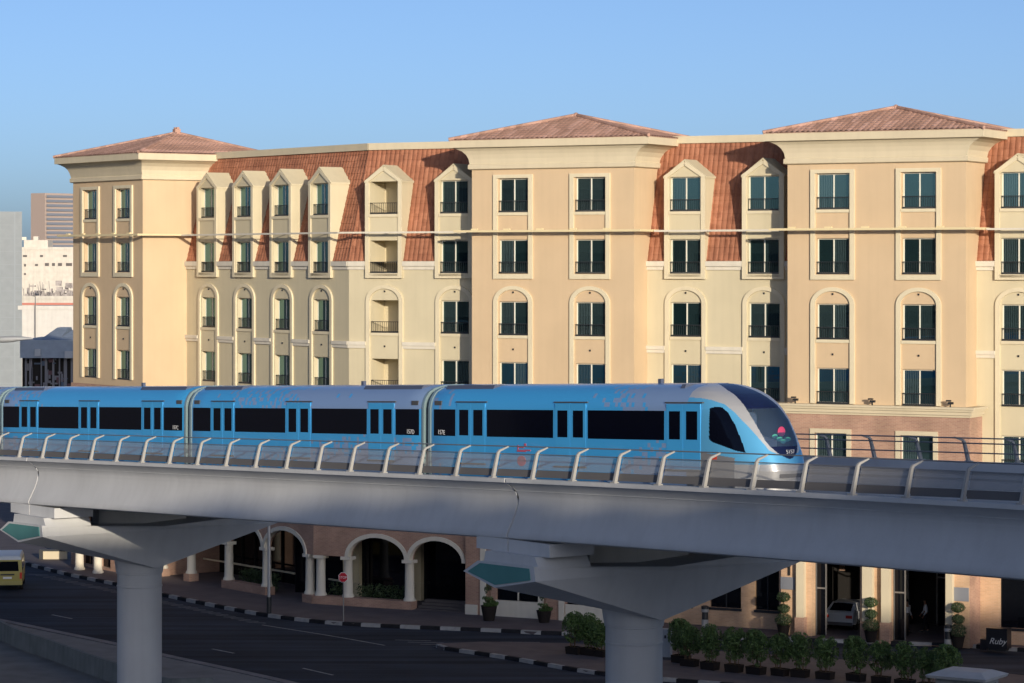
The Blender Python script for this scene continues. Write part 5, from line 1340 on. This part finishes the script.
# white blocks
M_FARW = mat('far_window', (.12, .11, .11), .8)
def block(name, label, xa, xb, ytop, z, depth, m, wins=(), extra=None):
    r = empty(name, (place((xa + xb) / 2, z), z, 0), label, 'building'); hw_ = place(xb, z) - place(xa, z); hw_ /= 2; ht = hgt(ytop, z)
    mb = MB(); mb.box(-hw_, hw_, 0, depth, 0, ht); mb.box(-hw_ - .1, hw_ + .1, -.12, .0, ht - .3, ht + .15); obj('wall', mb.mesh('wall', [m]), r)
    for (wx0, wx1, wy0, wy1) in wins:
        cx_ = place((xa + xb) / 2, z); mb = MB(); mb.box(place(wx0, z) - cx_, place(wx1, z) - cx_, -.06, .0, hgt(wy1, z), hgt(wy0, z)); obj('window', mb.mesh('window', [M_FARW]), r)
    return r, hw_, ht
M_WB = mat('white_render', (.58, .54, .48), .9, var=.08, streak=.1); M_WB2 = mat('offwhite_render', (.55, .52, .47), .9, var=.08, streak=.12)
r, hw_, ht = block('white_building', 'sunlit cream block with small dark windows below the brown tower', 20, 84, 248, 470, 14, M_WB, [(23, 27, 255, 257), (40, 43, 255, 257), (63, 67, 255, 257), (24, 26, 264, 266.5), (35, 38, 264, 266), (45, 49, 263, 266), (52, 55, 263, 266), (58, 62, 263, 266), (66, 72, 263, 266), (24, 26, 273, 275)])
mb = MB(); mb.box(-hw_ + .3, -hw_ + 4.2, 2, 7, ht, ht + 1.3); mb.box(-hw_ + 1.8, -hw_ + 2.6, 2.2, 3, ht + 1.3, ht + 1.9); obj('roof_room', mb.mesh('roof_room', [M_WB]), r)
r, hw_, ht = block('white_building', 'long pale flat-roofed block with a red stripe and rooftop clutter', 20, 90, 297, 400, 18, M_WB2, [])
mb = MB(); rnd = random.Random(5)
for k in range(44):
    x = -hw_ + rnd.uniform(.2, 7.2); y = rnd.uniform(0.3, 6); s = rnd.uniform(.08, .45); z0 = ht + (rnd.uniform(0, 1.6) if k % 3 == 0 else 0); mb.box(x - s, x + s, y, y + .6, z0, z0 + rnd.uniform(.15, .9))
for k in range(12):
    x = -hw_ + rnd.uniform(.2, 6.8); mb.tube([(x, .3, ht), (x + rnd.uniform(-.3, .3), .3, ht + rnd.uniform(.8, 2.4))], .05, 5)
mb.box(-hw_ + .1, -hw_ + 7.4, 6.2, 6.5, ht, ht + .5); mb.box(-hw_ + .1, -hw_ + 7.4, .25, .35, ht, ht + .18)
obj('roof_lattice', mb.mesh('roof_lattice', [mat('roof_clutter', (.34, .31, .30), .9, var=.5, vscale=1.5)]), r)
mb = MB(); mb.box(-hw_, hw_, -.1, -.0, ht - 1.1, ht - .8); obj('red_stripe', mb.mesh('red_stripe', [mat('faded_red', (.5, .2, .16), .8)]), r)
r, hw_, ht = block('white_building', 'plain white lower block standing behind the blue-grey roofs', 18, 90, 307, 330, 16, mat('chalk_render', (.58, .56, .53), .9, var=.05, streak=.1), [])
mb = MB(); mb.tube([(place(36, 330) - place(54, 330), -.5, ht - 5), (place(36, 330) - place(54, 330), -.5, ht + 1.2)], .06, 6); mb.tube([(place(36, 330) - place(54, 330), -.5, ht + 1.2), (place(33, 330) - place(54, 330), -.5, ht + 1.3)], .05, 6); obj('roof_mast', mb.mesh('roof_mast', [M_RAILM]), r)
# blue-grey workshop roofs in shade and the dark shopfronts below
r = empty('workshop', (place(48, 262), 262, 0), 'shaded blue-grey workshop with sloping metal roofs beside the corner tower', 'building')
M_PSIGN = mat('pale_sign', (.4, .42, .45), .7)
M_BG = mat('blue_grey_metal', (.26, .31, .38), .6, var=.1); cx_ = place(48, 262)
mb = MB(); q0, q1 = place(20, 262) - cx_, place(78, 262) - cx_
mb.box(q0, q1, .0, 12, hgt(358, 262), hgt(340, 262), 0); mb.box(q0, q1, 1.2, 12, 0, hgt(358, 262), 1)
for xa, xb, yt in ((38, 58, 329), (56, 78, 330)):
    a0, a1 = place(xa, 262) - cx_, place(xb, 262) - cx_; z0, z1 = hgt(340, 262), hgt(yt, 262)
    mb.loft([[(a0, 1, z0), (a1, 1, z0), (a1, 6, z1), (a0 + .8, 6, z1)], [(a0, 10, z0), (a1, 10, z0), (a1, 8, z1), (a0 + .8, 8, z1)]])
obj('roof', mb.mesh('roof', [M_BG, M_DARK]), r)
mb = MB(); rnd = random.Random(9)
for k in range(9):
    x = q0 + .3 + (q1 - q0) * k / 9 + rnd.uniform(-.3, .3); mb.box(x, x + rnd.uniform(.08, .3), 1.0, 1.19, 8.0, hgt(358, 262)); 
    if k % 2: mb.box(x + .2, x + .2 + rnd.uniform(.1, .35), 1.0, 1.19, 9, 9 + rnd.uniform(.6, 2))
for k in range(46):
    x = rnd.uniform(q0 + .2, q1 - .5); z0 = rnd.uniform(6, 11.2); mb.box(x, x + rnd.uniform(.12, .7), .95 + .004 * k, 1.19, z0, z0 + rnd.uniform(.1, .8), k % 3)
obj('shopfront', mb.mesh('shopfront', [mat('shop_grey', (.2, .2, .22), .7), mat('shop_wine', (.12, .07, .08), .7), mat('shop_blue', (.09, .12, .17), .7)]), r)
for q_ in (1,):
    mb = MB(); mb.box(place(35, 262) - cx_, place(41, 262) - cx_, -.2, -.0, hgt(356, 262), hgt(349, 262)); obj('wall_sign', mb.mesh('wall_sign', [M_PSIGN]), r)
mb = MB(); mb.box(place(65, 262) - cx_, place(73, 262) - cx_, -.2, -.0, hgt(358, 262), hgt(351, 262)); obj('wall_sign', mb.mesh('wall_sign', [M_PSIGN]), r)
# low beige wall at the end of the road
p0 = ground_pt(43, 561.5); p1 = ground_pt(67, 561.5)
lw = empty('boundary_wall', (*p0, 0), 'low beige garden wall with a dark coping at the far bend', 'wall')
mb = MB(); mb.box(0, p1[0] - p0[0], 0, .3, 0, .68); obj('wall', mb.mesh('wall', [M_CORN]), lw)
mb = MB(); mb.box(-.25, p1[0] - p0[0] + .1, -.05, .35, .68, .8); mb.box(-.25, -.02, -.05, .35, 0, .68); obj('coping', mb.mesh('coping', [M_IRON]), lw)
# cobra-head street lamp reaching in from the left
z = 150.0; hx = place(4, z); hz = hgt(339, z)
sl = empty('street_lamp', (place(-46, z), z, 0), 'large grey street lamp head reaching in from the left edge', 'street lamp')
dx = hx - place(-46, z)
mb = MB(); mb.tube([(0, 0, 0), (0, 0, hz - .1)], [.14, .08], 10); mb.tube([(0, 0, hz - .1), (.5, 0, hz + .02), (dx - .5, 0, hz)], .05, 8); obj('post', mb.mesh('post', [M_RAILM], True), sl)
mb = MB(); rings = []
for k, (x, ry, up_, dn_) in enumerate(((-.75, .05, .04, .04), (-.5, .16, .10, .12), (-.1, .24, .13, .20), (.4, .24, .16, .17), (.95, .18, .14, .07), (1.4, .08, .08, .02), (1.5, .03, .05, .0))):
    rings.append([(dx + x, ry * math.cos(t), hz + (up_ if math.sin(t) > 0 else dn_) * math.sin(t)) for t in [2 * math.pi * q / 14 for q in range(14)]])
mb.loft(rings); obj('lamp_head', mb.mesh('lamp_head', [mat('lamp_grey', (.33, .34, .35), .5)], True), sl)

# ---- unseen blocks, added to shade the street and to be mirrored in the glass
SUNAZ = 17.5; SUNEL = 10.0       # azimuth right of straight-behind, elevation
tx, ty = -math.sin(R(SUNAZ)), math.cos(R(SUNAZ))
OB = empty('shade_block', (-42 * tx, -42 * ty, 0), 'tall unseen stepped block behind the viewer, added to shade the road and viaduct', 'building', rz=R(SUNAZ))
M_OB = mat('sand_render', (.36, .31, .25), .9, var=.05)
# lanes across the sunlight (local x), each roof height shaped to set the shade edge
for l0, l1, ht in ((-26, 23.0, 35.5), (23.0, 25.5, 34.9), (25.5, 27.5, 34.5), (27.5, 29.0, 33.8), (29.0, 30.5, 33.2), (30.5, 32.3, 32.8), (32.3, 34.2, 32.4), (34.2, 55.5, 44.6), (55.5, 59.5, 35.3), (59.5, 84, 31.5)):
    mb = MB(); mb.box(l0, l1, -9, 9, 0, ht - .5); mb.box(l0, l1, -9.2, 9.2, ht - .5, ht); obj('block_wall', mb.mesh('block_wall', [M_OB]), OB)
    z = 2.2
    while z < ht - 2.5:
        mb = MB(); mb.box(l0 + .8, l1 - .8, 9.0, 9.05, z, z + 1.5); obj('ribbon_window', mb.mesh('ribbon_window', [M_GDARK]), OB); z += 3.6

for nm_, y0, y1, ht, lab in (('low', -60, 58, 25.6, 'long dark unseen block left of the viewer, added to be mirrored in the hotel glass'), ('high', 60, 135, 41.0, 'taller dark unseen block left of the hotel, added to be mirrored in its glass')):
    ab = empty('mirrored_block', (-128, (y0 + y1) / 2, 0), lab, 'building'); h_ = (y1 - y0) / 2  # out of view, added only as a dark reflection for the hotel windows
    mb = MB(); mb.box(-8, 8, -h_, h_, 0, ht); obj('wall', mb.mesh('wall', [mat('dark_render', (.05, .045, .045), .9, var=.2)]), ab)
    z = 2.5
    while z < ht - 2:
        mb = MB(); mb.box(8.0, 8.05, -h_ + 1, h_ - 1, z, z + 1.4); obj('ribbon_window', mb.mesh('ribbon_window', [M_GDARK]), ab); z += 3.4

# ================================================================== LIGHT, SKY, CAMERA
w = bpy.data.worlds.new('World'); SC.world = w; w.use_nodes = True
nt = w.node_tree; bg = nt.nodes['Background']; sk = nt.nodes.new('ShaderNodeTexSky'); sk.sky_type = 'NISHITA'; sk.sun_disc = False
sk.sun_elevation = R(SUNEL); sk.altitude = 0; sk.air_density = 0.4; sk.dust_density = 1.3; sk.ozone_density = 1.95
nt.links.new(sk.outputs[0], bg.inputs['Color']); bg.inputs['Strength'].default_value = 0.123
sun = bpy.data.lights.new('sun', 'SUN'); sun.energy = 3.3; sun.angle = R(0.53); sun.color = (1.0, 0.88, 0.70)
so_ = bpy.data.objects.new('sun', sun); COL.objects.link(so_)
to_sun = Vector((math.sin(R(SUNAZ)) * math.cos(R(SUNEL)), -math.cos(R(SUNAZ)) * math.cos(R(SUNEL)), math.sin(R(SUNEL))))
so_.rotation_euler = to_sun.to_track_quat('Z', 'Y').to_euler()
sk.sun_rotation = math.atan2(to_sun.x, to_sun.y)
cam = bpy.data.cameras.new('camera'); co = bpy.data.objects.new('camera', cam); COL.objects.link(co)
co.location = (0, 0, EYE); co.rotation_euler = (R(90), 0, 0)
cam.sensor_width = 36; cam.lens = FPX / 1024 * 36; cam.shift_y = -(341.5 - YH) / 1024
cam.clip_start = 1; cam.clip_end = 12000
SC.camera = co
SC.view_settings.view_transform = 'Standard'; SC.view_settings.look = 'None'; SC.view_settings.gamma = 1; SC.view_settings.exposure = 0.38
SC.render.engine = 'CYCLES'; SC.cycles.use_denoising = True; SC.cycles.max_bounces = 6; SC.cycles.transparent_max_bounces = 8
SC.cycles.sample_clamp_indirect = 6
